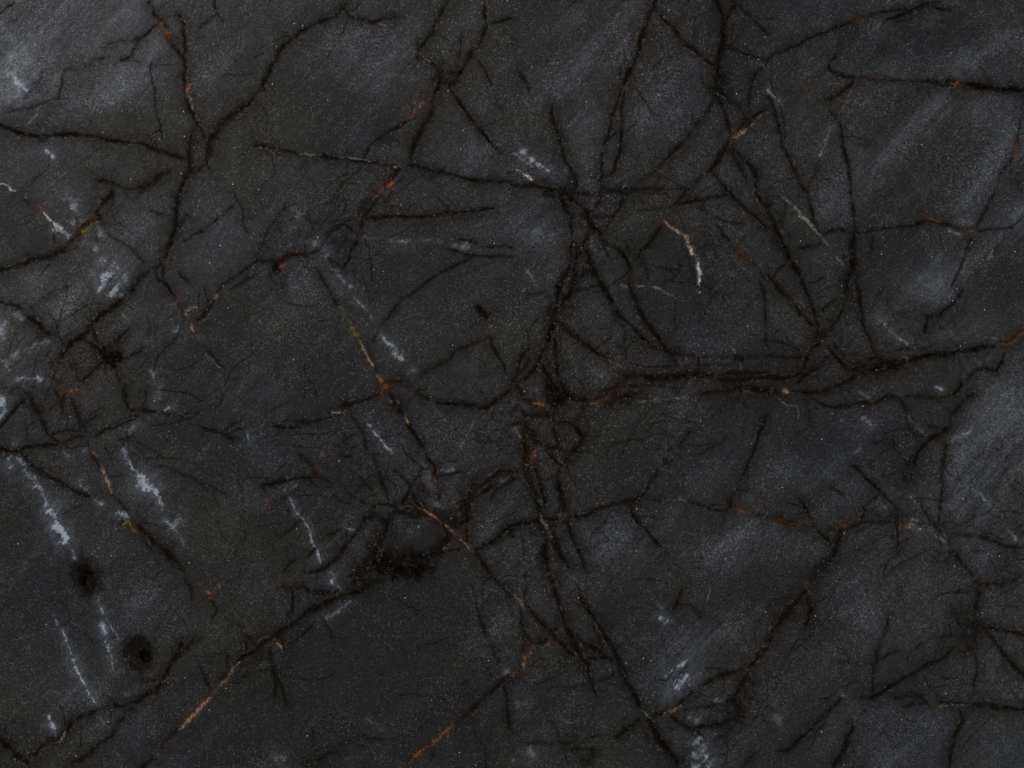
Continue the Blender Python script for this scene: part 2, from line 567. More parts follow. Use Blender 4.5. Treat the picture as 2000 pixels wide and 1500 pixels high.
W 12 .3 1550,230 1620,220
W 8 .3 1420,300 1490,330
W 34 .15 1250,740 1330,700
W 24 .15 1930,170 1960,150
L 60 .4 1650,0 1500,200
L 60 .3 600,120 450,100
L 80 .35 1200,750 1400,600
L 40 .35 1950,170 1850,250
L 80 .25 1700,1050 1550,1150
M 120 .3 900,450 1150,250
M 100 .35 1700,600 1850,700
@0 750
R 12 .75 530,60 600,45
B 22 .7 570,70 600,80
D 8 .85 200,60 240,120 280,190 320,250 350,320 370,370
K 25 .6 260,150 290,200
D 8 .85 370,370 420,420 460,450
P 6 .35 440,410 490,440
D 5 .8 215,100 150,160 90,230 50,290 0,330
D 5 .8 430,60 470,110 490,150
D 7 .85 540,50 510,100 480,150 490,230
D 4 .7 480,150 400,200
D 5 .8 560,130 600,210 620,300 620,370
D 4 .7 540,240 530,330
K 14 .5 590,140 610,160
D 5 .7 600,370 660,310 750,250
D 3 .6 640,300 720,230 800,190
D 8 .85 620,370 520,375 420,385
D 7 .8 480,470 540,440 600,420 640,410
D 12 .95 0,500 60,520 110,530 160,540
D 7 .9 160,520 220,495 300,485 380,480 460,465
D 7 .85 160,540 200,590 260,650 330,700 410,740 480,770 540,820 610,850 690,870
K 20 .4 250,560 220,620
O 22 .6 300,560 420,500
G 4 .5 420,530 440,530
W 4 .3 500,530 540,560
D 5 .85 970,0 975,70 990,150 1000,210
D 4 .7 1140,50 1130,140 1110,200
D 6 .8 1000,220 1060,210 1150,215 1250,230 1330,245
D 4 .75 1100,220 1050,280 980,310 920,330 900,350 830,355 790,390 740,420
W 8 .65 1220,220 1280,205 1330,180
W 12 .3 1010,370 1060,320
W 14 .25 1230,60 1230,100
D 6 .8 1600,345 1660,365 1720,390 1780,415 1830,440
D 3 .7 1720,390 1790,350 1880,300
B 15 .4 1830,350 1870,350
D 3 .6 1820,380 1930,340
D 3 .4 1750,60 1730,140 1680,220
W 7 .4 1930,380 1950,480
W 14 .7 60,620 90,570 150,590 200,640
W 16 .5 200,690 250,740 300,800
W 10 .6 300,800 340,880 370,950
W 16 .8 400,990 430,1050
W 18 1 440,1100 480,1160 510,1220
W 8 .3 550,1290 590,1360
W 6 .6 575,1355 590,1370
W 12 .4 100,480 150,500
W 16 .6 20,130 20,210 0,250
W 8 .4 170,0 190,20
W 9 .6 970,500 990,580 1030,640 1070,700
W 20 .85 1080,720 1130,780 1180,800
W 11 .55 1200,810 1240,880 1270,990
W 18 .4 1290,1080 1350,1110 1390,1060
W 8 .35 1400,1170 1440,1260
W 4 .3 900,440 930,480
D 5 .7 920,450 980,430 1040,415
T 6 .5 710,510 750,560
T 5 .6 790,640 810,700
T 6 .75 820,720 850,790 870,850
D 4 .8 690,450 730,560 770,650
R 3 .5 830,760 880,840
D 4 .7 880,870 930,920 980,980 1010,1020
W 6 .6 610,770 640,810 690,850
P 3 .4 610,760 660,730
W 6 .45 700,880 750,910 800,940
W 9 .5 940,1010 970,990 1000,1030
G 5 .8 960,1090 1000,1070 1020,1110 1060,1150 1080,1170
K 8 .7 940,1090 960,1070
D 10 .85 1080,1100 1140,1170 1200,1230 1260,1280 1320,1330 1380,1400 1450,1470
B 14 .4 1140,1170 1260,1280 1380,1400 1450,1470
D 5 .6 1120,1190 1180,1280
D 3 .5 1150,580 1250,640 1400,700 1550,770 1620,830
D 2 .5 870,730 960,710
G 3 .3 1520,1070 1530,1110
G 3 .35 1850,970 1910,1030
O 50 .4 1850,980 1500,1000
W 5 .3 680,500 660,520
M 120 .25 150,900 100,1200
M 120 .3 1500,300 1700,500
L 60 .25 400,850 500,900
@500 750
R 8 .7 1030,10 980,50
D 5 .85 970,65 900,110 830,125 760,150 720,160
K 20 .8 715,165 725,185
P 4 .8 600,220 650,210
G 5 .4 660,220 700,200
D 6 .85 700,200 640,230 570,225
D 7 .9 600,250 520,280 460,290 400,310 340,325
D 4 .85 340,340 270,350 200,345 130,325
D 2.5 .7 200,295 280,290 400,310
K 10 .7 360,320 490,270
D 2.5 .6 100,220 180,180 270,150
D 7 .9 1040,50 1070,110 1080,160 1120,210 1160,270 1200,330 1240,390 1280,450 1310,510 1340,570 1370,610 1400,660 1420,720
D 10 .95 1090,170 1150,250
T 6 .35 1050,130 1060,140
T 6 .55 1165,265 1190,300
D 5 .6 1140,0 1200,20
D 4 .7 1250,50 1340,40
D 5 .7 1240,80 1310,100 1350,130
D 6 .85 1420,150 1520,160 1640,165 1740,185 1800,190 1850,160 1900,120 1950,80 2000,20
K 8 .6 1790,185 1810,195
D 3 .6 1950,150 2000,150
W 3 .2 1380,150 1440,230 1480,290
W 3 .2 1700,310 1650,390 1600,490
W 3 .4 870,310 930,380 980,450 1030,500 1080,540
D 4 .7 740,200 745,260 790,310 830,370 850,440 880,520
B 12 .6 815,325 825,340
R 5 .6 595,555 605,555
D 3 .7 640,565 720,575 790,570
P 2 .4 790,560 850,545
D 3 .5 850,545 940,550 1040,560 1100,540
K 12 .5 650,520 700,490
D 3 .5 640,500 720,440 820,370
D 3.5 .7 930,560 940,640 970,720 1000,810 1020,880 1060,940
D 4 .8 1080,670 1140,730 1190,790 1230,860
D 4 .85 1310,650 1260,740 1210,800 1160,880 1120,950
D 3 .6 1260,800 1300,780 1340,840
D 8 .8 1420,700 1430,770
T 6 .5 1405,740 1415,755
D 4 .8 1440,710 1520,700 1600,685
D 9 .6 1430,790 1440,890
W 12 .25 1320,640 1370,780
W 6 .4 1450,680 1540,680
W 9 .45 1405,935 1420,945
D 3 .7 800,700 850,770 900,820
P 3 .5 770,660 800,690
D 6 .9 50,790 120,780 200,755 280,745 420,735
D 4 .8 60,800 80,860
R 2.5 .6 80,870 90,960
K 8 .8 65,785 75,800
R 4 .55 470,640 510,690
D 6 .7 340,560 400,600 440,640
K 14 .6 465,705 480,715
D 3 .6 420,735 500,740 600,780
D 2.5 .7 510,390 480,450 450,510
B 22 .35 250,520 330,530
W 4 .6 250,870 290,940 320,1000
W 7 .6 330,1010 360,1050
W 4 .6 370,1060 410,1130 440,1200 460,1260 480,1310 500,1390
W 6 .5 560,1470 600,1490
W 6 .4 225,825 240,840
W 5 .4 270,820 310,790
D 4 .5 160,910 240,890 330,820
D 4 .6 350,1060 300,1120 250,1160 180,1200
D 3 .75 510,1230 570,1190 640,1150 700,1140
W 3 .35 690,1130 770,1140
D 4 .7 410,1340 470,1290
D 5 .8 850,1060 820,1120 760,1200 700,1280 650,1350 590,1400 540,1440 470,1470 370,1470
D 5 .7 200,1490 250,1410 300,1380
D 4 .8 900,960 960,935 1040,940 1120,965
K 20 .7 1000,1020 1080,1000 1200,980 1290,1000
K 22 .8 870,1060 960,1030
W 5 .5 1020,975 1045,985
K 30 .6 1130,970 1240,1020
K 25 .7 1300,1000 1400,1030
D 8 .9 1230,870 1250,930 1300,970
T 7 .7 1320,985 1360,1010
R 6 .55 1370,1020 1450,1080
T 6 .6 1480,1110 1530,1150
R 8 .4 1540,1170 1600,1210
T 6 .75 1600,1220 1640,1260 1700,1310
K 30 .7 1450,1030 1550,1060
G 10 .5 1590,1020 1600,1050
K 20 .9 1620,930 1650,1000 1640,1100
D 9 .85 1690,770 1680,860 1650,930 1600,980
D 9 .8 1700,790 1770,780 1830,740 1900,690 1960,680 2000,690
D 10 .8 1720,880 1780,830 1870,780
B 25 .4 1680,870 1900,730
W 6 .3 1920,755 1940,765
D 9 .85 1490,1160 1500,1220 1450,1290 1400,1340 1320,1380
K 36 .95 1000,1370 1100,1390 1200,1380 1300,1370
K 26 .85 920,1300 930,1400
K 26 .95 1050,1440 1150,1440 1250,1430
K 20 .8 1380,1320 1450,1280
D 12 .8 1020,1130 990,1200 960,1260 920,1320
R 4 .3 1350,1410 1390,1400
D 5 .7 1480,1300 1560,1300 1600,1310
D 7 .85 1720,1290 1800,1260 1860,1220 1900,1180 1950,1140 2000,1120
D 8 .8 1720,1320 1770,1380 1800,1430 1850,1490
D 6 .8 780,1500 820,1460 860,1450
B 60 .25 100,1100 150,1300
M 100 .3 500,900 200,1100
M 80 .3 600,750 700,600
L 80 .3 1850,1100 1750,900
L 50 .2 1250,1170 1100,1180
@1000 750
K 35 .95 330,40 350,130
K 25 .9 290,30 300,100
D 12 .95 390,60 430,100 500,115 580,130
K 16 .9 390,85 410,95
D 6 .85 90,110 150,130 200,160 270,180
R 6 .6 180,145 240,165
K 30 .7 320,150 400,140
D 9 .9 290,0 300,60
R 9 .65 640,150 690,125 750,100
R 8 .3 750,100 780,90
K 20 .8 800,110 860,100
D 8 .85 860,100 950,80 1000,60
D 7 .7 690,60 760,30 830,20
K 14 .7 735,155 745,165
D 3 .7 850,150 950,145
P 2 .35 950,140 1050,130 1180,125 1270,120 1380,110
D 5 .7 830,20 960,10 1150,15 1290,30
D 9 .9 1480,80 1560,70 1650,60 1740,50
D 14 .95 1740,35 1850,25 1950,50 2000,60
D 6 .85 1640,0 1680,30 1740,50
D 7 .8 10,210 60,190 100,240
D 9 .8 100,240 160,260 240,250 330,240
B 12 .5 280,250 300,250
D 6 .8 0,305 100,300
D 12 .85 110,280 110,360 100,430
D 14 .85 110,360 160,380 190,440
D 6 .85 320,260 330,340 345,410 370,480 370,560
P 4 .35 320,310 330,330
D 6 .8 480,310 400,310 350,340
D 8 .9 490,310 520,370 560,410 520,470 480,520 440,580 400,620
D 5 .8 560,170 540,240 500,290
W 5 .4 20,330 60,400 80,440
D 5 .8 200,470 270,490 340,500 400,515
D 3 .6 400,515 500,520 600,515
B 22 .6 170,500 150,620
K 14 .8 120,480 110,620 130,720
R 8 .5 180,520 160,580
R 5 .5 130,620 110,670
D 5 .85 270,510 310,570 350,610 380,630
D 6 .8 390,640 370,700 330,740 250,770
T 3 .35 350,520 370,560
D 6 .8 440,600 500,590
D 3 .6 0,690 50,670 90,700
W 4 .4 55,705 70,715
D 14 .9 140,720 160,810 190,900 210,970 230,1040
D 10 .85 190,640 210,720 230,800 250,880 260,960
P 3 .35 150,830 180,900
D 10 .9 340,740 370,810 390,900 400,980 400,1040
D 5 .8 410,940 440,1010
D 14 .92 0,1105 80,1095 150,1080 210,1060
K 20 .7 0,1110 10,1180
D 12 .92 260,1070 320,1060 400,1045
D 7 .9 400,1045 500,1040 580,1020 650,985 720,970 780,945 850,930 920,915 1000,890
B 12 .6 850,930 1000,910
D 10 .85 850,925 960,910
D 4 .8 1010,880 1050,820 1090,740 1140,680
D 3 .5 1140,680 1200,610
K 10 .6 1200,590 1240,605
D 4 .7 1310,490 1350,440 1390,380
D 3 .7 1050,910 1150,915
P 2 .4 1180,915 1300,905 1380,915
D 4 .85 1380,915 1450,930 1530,955 1600,985 1670,980
D 5 .85 1990,250 1960,320 1930,400 1890,500 1860,580 1840,650 1800,710
D 4 .7 1800,710 1770,780 1750,830
D 8 .85 1750,830 1710,880 1700,950 1670,980
D 4 .7 1560,935 1680,945
D 4 .5 1660,1000 1650,1080
R 3 .45 1730,975 1800,1000 1860,1010
B 18 .5 1900,1010 1940,1000
R 6 .45 1900,1020 1940,960
P 6 .5 1970,740 1970,800
R 3 .4 1935,910 1945,930
D 5 .7 1900,1030 2000,1040
P 4 .3 1880,1060 1780,1180 1740,1260
T 4 .35 1660,1420 1690,1400
L 50 .5 1950,1100 1800,1200 1600,1330
W 2 .4 670,940 720,925
D 6 .85 930,960 950,1020 980,1070 1020,1120 1080,1180 1130,1240 1180,1300
D 3 .5 1180,1300 1280,1400
D 5 .85 420,1050 450,1120 480,1200 510,1270 540,1350 570,1440
D 14 .9 230,1120 260,1180 270,1260 260,1330 270,1410 290,1500
D 12 .88 300,1100 320,1160 340,1230 370,1310 400,1370 440,1420
P 5 .4 235,1050 260,1100 300,1160 310,1200
B 25 .4 300,1190 310,1220
P 4 .25 300,1250 310,1290
W 3 .25 400,1430 430,1480
D 4 .5 60,1170 90,1260 100,1340
D 3 .3 510,760 600,860
D 2 .4 620,530 690,610
D 2 .4 480,620 500,760
M 120 .25 900,700 1000,500
L 60 .2 750,1250 900,1250
L 50 .25 1350,280 1200,500
@1500 750
T 9 .7 110,50 150,60
D 6 .9 180,60 250,55 320,70 400,65 470,45 540,10 580,0
D 8 .85 0,40 60,60
D 4 .8 300,90 370,120 420,150 480,180 560,180 640,165 680,150
K 8 .7 610,168 640,168
D 6 .85 690,140 760,150 830,165 880,130 930,95 980,90 1030,110 1060,180
D 4 .75 760,180 830,165
D 4 .7 1030,100 1120,90 1200,95 1300,110 1400,100 1450,80
D 7 .85 1520,0 1490,50 1440,90
K 25 .4 1550,100 1450,180
D 8 .7 1600,80 1530,130 1470,200 1430,260 1420,340
K 12 .8 1380,350 1400,355
D 7 .85 1390,365 1330,400 1270,430 1220,480 1170,530 1150,600 1130,680 1100,760
D 9 .8 1120,580 1080,650 1070,740
D 3 .6 1250,320 1350,350
D 4 .6 1070,270 1100,330 1150,400 1230,420
W 6 .3 1110,260 1160,330 1240,410
W 3 .5 1125,295 1135,305
D 4 .7 1110,250 1160,340
W 8 .35 750,270 820,320
W 4 .4 720,60 790,110
W 5 .5 1320,20 1370,50
W 14 .2 960,60 990,60
D 4 .7 960,430 980,500
D 4 .5 1030,550 1050,590
P 2 .4 80,130 150,170 220,160 240,190 230,270
P 3 .4 125,515 118,535
W 3 .25 680,540 720,510
W 14 .12 590,600 620,600
D 4 .85 640,620 700,670 760,730 820,790 880,840 930,890 980,930 1030,990
D 4 .8 880,850 820,890 770,930 730,980
K 12 .8 735,965 745,980
D 3 .7 480,790 530,830 600,880
D 3 .7 960,800 1010,775
D 5 .85 240,900 280,960 310,1020 330,1080
D 8 .85 330,1080 390,1150 440,1190 490,1250
D 6 .85 0,1040 90,1050 160,1080 240,1095 330,1110
R 3 .3 0,1040 90,1050 160,1080 240,1095 330,1110
B 6 .7 400,1130 480,1130 560,1110
D 5 .6 380,1120 470,1140 560,1125
R 6 .7 580,1110 610,1100
B 16 .9 620,1090 680,1070 740,1050
R 4 .35 640,1075 720,1050
D 8 .8 740,1040 760,990
D 5 .8 620,1130 750,1080 870,1075 1000,1075
D 14 .9 590,1130 560,1200 540,1260 520,1320 480,1370
K 25 .7 480,1380 420,1440 370,1490
R 9 .6 1060,1120 1130,1125
T 6 .4 1070,1115 1120,1120
W 5 .5 1110,1080 1190,1130
P 5 .45 1110,1050 1170,1070
D 5 .8 1000,1030 1000,1120 1010,1200 1010,1290
D 3 .6 1010,1290 1020,1340
D 4 .6 990,960 1000,1030
K 14 .4 760,1010 950,1020
D 4 .8 1240,1020 1290,1080 1330,1140
D 5 .5 1020,1000 1100,1050 1180,1100
D 5 .75 1380,420 1380,560 1360,680 1365,790 1350,900 1350,1020 1340,1080
W 4 .4 1270,1110 1320,1190 1380,1240
W 6 .4 1380,1190 1390,1280
D 6 .8 1400,1160 1420,1200 1420,1290 1490,1370 1560,1450 1600,1500
D 4 .7 1340,1140 1400,1220
D 4 .6 1410,1300 1410,1450
D 4 .7 1420,1165 1520,1180 1620,1190 1700,1205 1790,1240 1870,1270 2000,1280
W 4 .4 1380,520 1440,440 1520,390 1600,350
W 5 .35 1600,810 1680,880 1760,960 1820,1020
W 4 .4 1830,1040 1880,1130 1950,1240
D 3 .5 1800,1000 1850,1080 1900,1180
L 90 .65 2000,250 1800,400 1550,600
L 90 .5 1950,50 1700,250
L 60 .4 1500,850 1700,1000
L 60 .35 1950,650 1750,700
L 50 .35 1750,1300 1600,1300
D 2.5 .6 1730,440 1680,520 1600,580
D 2.5 .5 1600,780 1570,850
G 9 .5 1950,660 1990,670
D 4 .5 1950,700 1900,800
W 3 .3 1720,1310 1690,1400 1660,1470
W 4 .4 1120,880 1150,920
W 12 .2 870,930 900,940
K 20 .4 1930,1350 1850,1400 1780,1460
L 60 .25 100,650 300,750
L 50 .3 150,1250 350,1300
M 100 .35 1000,600 1200,250
M 120 .3 300,200 200,400
@0 1125
W 5 .5 760,160 780,220 800,290
W 3 .35 830,330 870,400 930,500
W 9 .6 800,380 820,450
W 5 .6 830,500 850,590
W 6 .65 860,620 870,690 880,740
W 3 .25 420,300 450,390
W 5 .55 480,430 520,500 560,600
W 9 .85 575,650 600,710
W 5 .8 600,710 660,840 700,910
W 6 .75 720,950 745,990
W 6 .2 790,1100 820,1150
W 5 .7 375,1100 400,1150
W 8 1 400,1150 425,1200
W 5 .6 430,1220 445,1250
D 7 .85 1420,490 1400,580 1350,670 1300,760 1250,850 1220,900 1170,910 1120,950 1060,990 980,1020
B 10 .4 1400,580 1300,760
D 6 .7 1520,490 1460,570 1400,620 1330,720 1280,820
K 20 .6 1280,800 1270,830
D 3 .7 1100,860 1160,830 1250,810
D 3 .6 1120,770 1110,840
D 5 .8 980,1020 930,1020 870,1000
D 3 .6 870,1000 810,1030 750,1055
D 8 .75 750,1060 690,1080 620,1110 560,1160 520,1220
P 3 .5 510,1220 470,1300
D 6 .85 500,1220 450,1270 380,1290 330,1330 290,1390 240,1420
D 10 .9 0,1280 50,1340 110,1380 170,1420 220,1470
D 4 .6 240,1420 180,1430
D 7 .7 1040,1030 980,1080 930,1150 900,1210 870,1260 800,1310 720,1370 650,1430 560,1470
K 20 .35 1000,1060 960,1090
D 3 .5 40,1190 100,1290
D 3 .5 160,1140 200,1240
P 4 .7 1870,680 1830,710 1800,760
T 4 .7 1810,750 1760,820 1720,870
R 6 .8 1690,900 1650,940
T 4 .75 1650,940 1600,1000 1540,1070 1480,1120 1410,1190
R 3 .5 1650,940 1540,1070
B 9 .9 1390,1190 1340,1240 1290,1290 1260,1340
R 3 .5 1300,1290 1270,1330
D 6 .6 1420,1180 1340,1240 1290,1290 1260,1350
P 3 .4 1250,1380 1210,1420
D 6 .8 1200,1420 1150,1470 1100,1500
D 4 .7 1780,730 1730,810
K 14 .5 1750,790 1740,810
D 3 .8 1570,710 1610,810 1640,890
D 8 .9 2000,600 1940,620 1900,640 1860,680
D 5 .8 1920,480 1930,560 1920,620
D 4 .8 1780,640 1780,720
D 4 .8 1930,470 2000,540
R 7 .8 1635,125 1650,130
D 4 .7 1660,200 1700,270 1660,340
D 3 .4 1760,340 1850,380 1920,470
D 4 .6 1440,20 1490,90 1500,180
D 2.5 .6 660,430 700,490 730,540
W 8 .25 990,930 1010,930
W 7 .2 1070,1310 1090,1330
W 6 .25 1900,420 1930,410
M 120 .35 100,250 400,150
M 120 .3 1500,1250 1800,1150
L 70 .3 1100,200 1300,300
L 60 .2 700,900 500,900
D 2 .5 540,290 570,330
@500 1125
K 25 .85 880,60 960,30
K 16 .7 980,45 1000,40
D 12 .92 860,110 780,130 700,150 660,165
D 8 .9 640,180 560,205 500,230 430,270 370,310 310,360
D 14 .9 300,370 240,400 180,440 120,470
D 10 .9 120,480 60,520 0,590
K 12 .9 170,475 190,485
T 5 .7 160,520 190,560
D 6 .85 200,500 215,580
D 6 .85 640,140 560,130 480,125 410,120 370,80 310,100
K 14 .6 280,100 200,90
T 3 .4 175,60 190,85
D 5 .8 280,110 285,190 285,280 260,330
D 5 .7 790,20 750,80 720,120
D 2 .5 410,130 410,230
W 11 .6 590,0 600,50
W 6 .5 640,80 670,110
W 5 .4 740,200 660,260 600,300 530,330 480,350
D 3 .7 480,355 430,400 380,450 330,500 270,540
D 3.5 .8 110,560 105,640 130,700 145,760 150,850 150,940
D 3 .7 150,760 190,870 220,940 240,1010
D 7 .8 1840,0 1900,50 1950,110 2000,160
D 3.5 .75 1735,250 1750,330 1790,430 1820,510 1860,590 1890,670
D 2 .4 1680,60 1735,250
D 6 .8 2000,760 1940,810 1880,860 1820,920 1760,970
D 9 .85 1760,970 1700,1030 1650,1080 1600,1110
B 9 .9 1600,1120 1540,1160
R 9 .9 1530,1180 1470,1230 1410,1280 1360,1320
R 4 .6 1500,1230 1495,1290
B 12 .7 1540,1190 1530,1220
R 6 .8 1350,1330 1280,1380 1230,1430 1170,1490
D 4 .6 1370,1290 1290,1370 1210,1420
D 6 .8 1930,860 1950,930 1960,1010 1970,1100 1985,1200
D 3 .6 1390,1370 1380,1450
D 5 .7 630,1380 560,1400 490,1440 400,1460
W 14 .25 130,1390 190,1420
W 7 .2 880,1120 970,1200
O 25 .55 1640,670 1500,800 1350,930 1200,1050
O 25 .45 1100,1150 950,1290 850,1400
W 6 .4 1950,745 1970,745
L 60 .3 1900,350 1800,500
B 8 .3 820,390 720,480 590,600
M 220 .3 700,900 900,700
M 100 .2 1300,700 1200,200
L 50 .15 1550,950 1400,1100
@1000 1125
D 14 .9 300,0 330,80 350,150
D 10 .88 360,180 390,260 410,330
D 14 .92 410,370 440,430 470,510 510,580 550,630
P 4 .35 385,230 400,270
D 7 .85 540,170 580,230 630,310 670,380 720,460 770,540 810,600
D 4 .6 500,40 540,150
P 3 .35 470,0 540,90 545,150
D 5 .6 630,330 650,420 700,490 690,570
P 3 .3 640,360 700,450 740,540
T 4 .5 0,140 50,190 90,250
D 8 .9 110,240 160,290 210,350 260,410 310,440 340,480 390,530 430,580 490,620
D 4 .7 100,0 110,80 95,150 95,200
D 5 .8 70,280 75,360 90,430 130,490 160,530
D 3 .8 90,460 90,590
D 5 .85 330,435 370,400 410,380
R 8 .65 170,545 140,600 100,650
T 9 .8 85,680 95,700
R 4 .4 230,570 300,530
D 5 .7 160,530 250,520 300,480
D 7 .8 70,690 30,740 0,770
R 3 .4 70,690 0,770
D 3 .7 490,480 550,510 620,540
D 10 .85 620,540 680,590 720,640 780,670
K 20 .6 680,550 690,570
D 5 .85 550,640 620,640 680,630 720,640
D 8 .85 560,650 600,700 600,780 620,850 660,920
D 5 .6 570,700 560,760 600,830
D 4 .75 680,830 740,800 790,760
D 12 .88 810,590 820,650 830,720
D 9 .88 830,740 870,790 900,840 940,910 980,970 1020,1040 1040,1080
D 4 .8 850,650 870,720 900,790
D 4 .6 830,560 870,520
P 5 .4 1020,1040 1060,1100
D 7 .88 1020,1090 980,1140 920,1180 870,1220 820,1260
D 14 .92 1060,1130 1110,1190 1150,1260 1200,1330 1250,1400 1290,1470
D 7 .8 1080,1110 1140,1080 1200,1075
T 5 .5 1190,1080 1260,1050 1320,1020
D 5 .75 1270,1030 1320,990 1370,940 1420,900
B 20 .5 1390,920 1430,910
D 9 .88 1250,1090 1310,1140 1370,1180 1430,1200
D 4 .8 1430,1200 1480,1250
D 7 .85 1430,1190 1520,1170 1620,1150 1700,1130 1740,1080
D 4 .75 1340,1050 1450,1040 1550,1020 1650,1010 1730,1000
D 4 .6 1580,1060 1700,1050
K 28 .8 1740,1000 1760,1080
D 10 .85 1760,900 1740,980
D 6 .8 1700,1190 1710,1130
W 16 .5 1390,1120 1450,1150
W 22 .6 1440,1290 1470,1340
W 12 .6 1425,1385 1435,1395
W 16 .7 1530,1400 1500,1450
W 14 .6 1460,1490 1440,1500
W 9 .6 1370,660 1300,710 1240,760 1210,790
W 24 .95 1290,870 1340,820 1370,790
W 9 .5 1170,330 1220,340
W 7 .3 1155,235 1165,250
W 14 .3 40,985 60,995
W 4 .35 405,1125 415,1140
W 14 .25 140,1350 150,1400
W 4 .3 1145,50 1155,70
W 6 .2 690,1150 720,1190
W 6 .4 1580,980 1620,980
W 4 .3 1170,1100 1230,1090
D 7 .88 2000,550 1950,600 1900,670 1850,730
B 20 .7 1830,735 1850,745
R 3 .4 1840,730 1870,740
D 7 .85 1800,740 1710,760 1630,790 1560,820 1500,860
D 12 .8 1840,770 1800,840 1770,900
D 5 .7 1850,800 1880,860
D 5 .75 1330,70 1320,150 1290,220 1260,290
D 4 .6 1380,220 1430,270 1470,330
B 15 .3 1290,190 1310,210
D 3 .6 80,1300 200,1305 330,1305 450,1305
D 4 .6 380,1350 500,1350 600,1360 700,1360
K 20 .6 640,1400 560,1460
P 3 .3 1540,120 1520,190
D 5 .5 1900,1400 1800,1480
T 8 .4 0,1430 5,1440
L 80 .4 1700,350 1450,450
L 60 .25 1200,600 1350,500
M 80 .3 800,300 1000,300
M 80 .25 500,1200 300,900
D 2 .4 1690,1240 1660,1320
@1500 1125
R 5 .6 320,40 300,90
D 14 .9 290,110 240,170 190,240 130,310 80,380 40,430 0,520
D 9 .88 300,110 310,190 325,260 320,330 290,420
D 3 .6 270,440 210,530 160,620
B 10 .6 360,30 400,10
R 2 .4 40,450 70,430
D 6 .7 340,50 400,20 430,0
K 26 .5 230,210 250,190
D 3 .4 400,50 380,150
D 3.5 .8 945,300 920,380 895,460 865,540 850,620 850,660 825,700 820,760
D 3 .7 815,780 820,890
D 3 .7 860,660 940,610 1030,580
K 8 .6 790,690 815,690
D 3 .35 480,660 800,690
D 3 .7 1080,640 1120,590 1200,530 1310,480 1440,460
D 6 .85 720,945 800,945 870,920 940,870 1010,830 1090,780 1170,740 1250,700 1330,650 1400,600 1450,560
D 3 .7 810,900 850,850
D 4 .75 560,960 510,1020 450,1070 400,1120 340,1180
D 7 .75 340,1190 280,1250 220,1300 160,1350 90,1360
D 3 .5 760,1050 700,1120 660,1170
D 10 .85 660,1180 630,1260 600,1340 550,1420 510,1490
D 10 .8 1640,60 1640,150 1620,250
D 7 .8 1640,80 1720,65 1800,70 1870,50 1940,20
K 36 .75 1520,330 1560,400
K 44 .7 1600,420 1560,530
K 25 .6 1480,300 1500,300
K 25 .6 1610,320 1620,340
W 6 .25 1650,30 1600,20
D 6 .88 1630,380 1720,400 1800,415 1900,440 2000,460
T 5 .2 1950,410 1980,415
D 5 .75 1690,430 1750,490 1800,550
D 9 .85 1810,560 1850,620 1900,680 1950,730 2000,780
K 30 .4 1870,700 1890,720
D 5 .8 1600,560 1610,640 1630,720 1615,820 1600,920
T 5 .6 1340,1010 1420,1010
D 6 .8 1340,990 1460,990 1560,1000
P 3 .35 1430,1000 1580,1005
D 9 .9 1600,1010 1700,1020 1800,1030 1900,1030 2000,1040
D 9 .85 1500,1050 1530,1120 1490,1190 1460,1270 1440,1340 1430,1420 1420,1500
D 5 .8 980,955 1060,950 1140,945 1220,940
D 4 .8 1100,910 1170,940 1240,980
D 4 .7 1240,980 1150,1000 1060,1025
D 3 .5 1450,570 1480,620 1560,660
W 5 .3 560,930 620,940
W 16 .25 80,1110 80,1130
P 3 .35 1450,210 1460,240
L 40 .3 1300,1150 1350,1200
L 40 .3 950,1400 900,1450
W 5 .2 1240,510 1300,500
D 3 .5 1040,100 1020,190
L 50 .25 800,300 600,100
M 100 .3 1000,850 1200,800
L 50 .25 1750,600 1900,900
L 50 .2 1850,300 1950,200
@0 0
Q 2.5 .6 0,1435 50,1445 90,1480 120,1500
@0 375
Q 2.5 .5 110,0 160,30 210,50
Q 3 .6 350,160 390,220 440,260 480,290
@1500 375
D 10 .95 0,1450 100,1455 180,1440
K 14 .7 20,1440 60,1450
@1000 375
D 9 .9 1560,1440 1640,1470 1720,1480 1850,1460 2000,1450
@960 660 .14
D 9 .95 820,0 780,60 720,180 660,280
D 7 .9 870,0 880,150 900,300 920,450 930,540
D 10 .95 690,350 750,430 820,520 840,620 840,740 830,850
D 7 .85 660,370 600,470 520,540 420,600 330,630
K 18 .95 860,720 900,860
K 20 .95 950,790 1000,850
D 13 .95 980,650 1010,740 1100,810 1200,830 1340,860
D 6 .85 480,850 580,910 700,960
R 5 .8 590,890 700,930
D 5 .8 500,170 420,250 380,400 330,560 300,640 240,660
D 5 .8 0,930 120,860 200,780 260,740
D 8 .8 330,640 400,740 440,830
B 16 .7 440,600 420,780 500,860
R 5 .7 1400,920 1480,890
R 6 .5 1550,870 1640,820
K 14 .8 1700,800 1650,920
D 8 .85 1440,850 1560,790 1680,690 1800,620 1900,540
D 11 .95 1860,520 2000,530
D 6 .85 380,960 450,1050 490,1110
D 5 .7 350,970 280,1080
D 8 .85 480,1110 600,1090 760,1050
D 8 .8 780,1000 790,1110
D 5 .7 880,1020 870,1120 880,1300 910,1450
D 6 .8 920,1190 1050,1190 1170,1180
D 7 .9 1170,1180 1220,1280 1290,1370 1230,1460
D 9 .9 480,1110 470,1250 470,1400
K 13 .7 560,1330 620,1450
W 5 .6 300,1220 360,1300 420,1390
D 4 .7 300,1190 460,1190
D 5 .7 1330,960 1280,1060 1210,1140
@960 840 .14
D 9 .9 470,0 480,200 460,400 470,560 510,700 560,850 610,1020 660,1150
D 7 .85 600,150 700,210 800,230 920,240
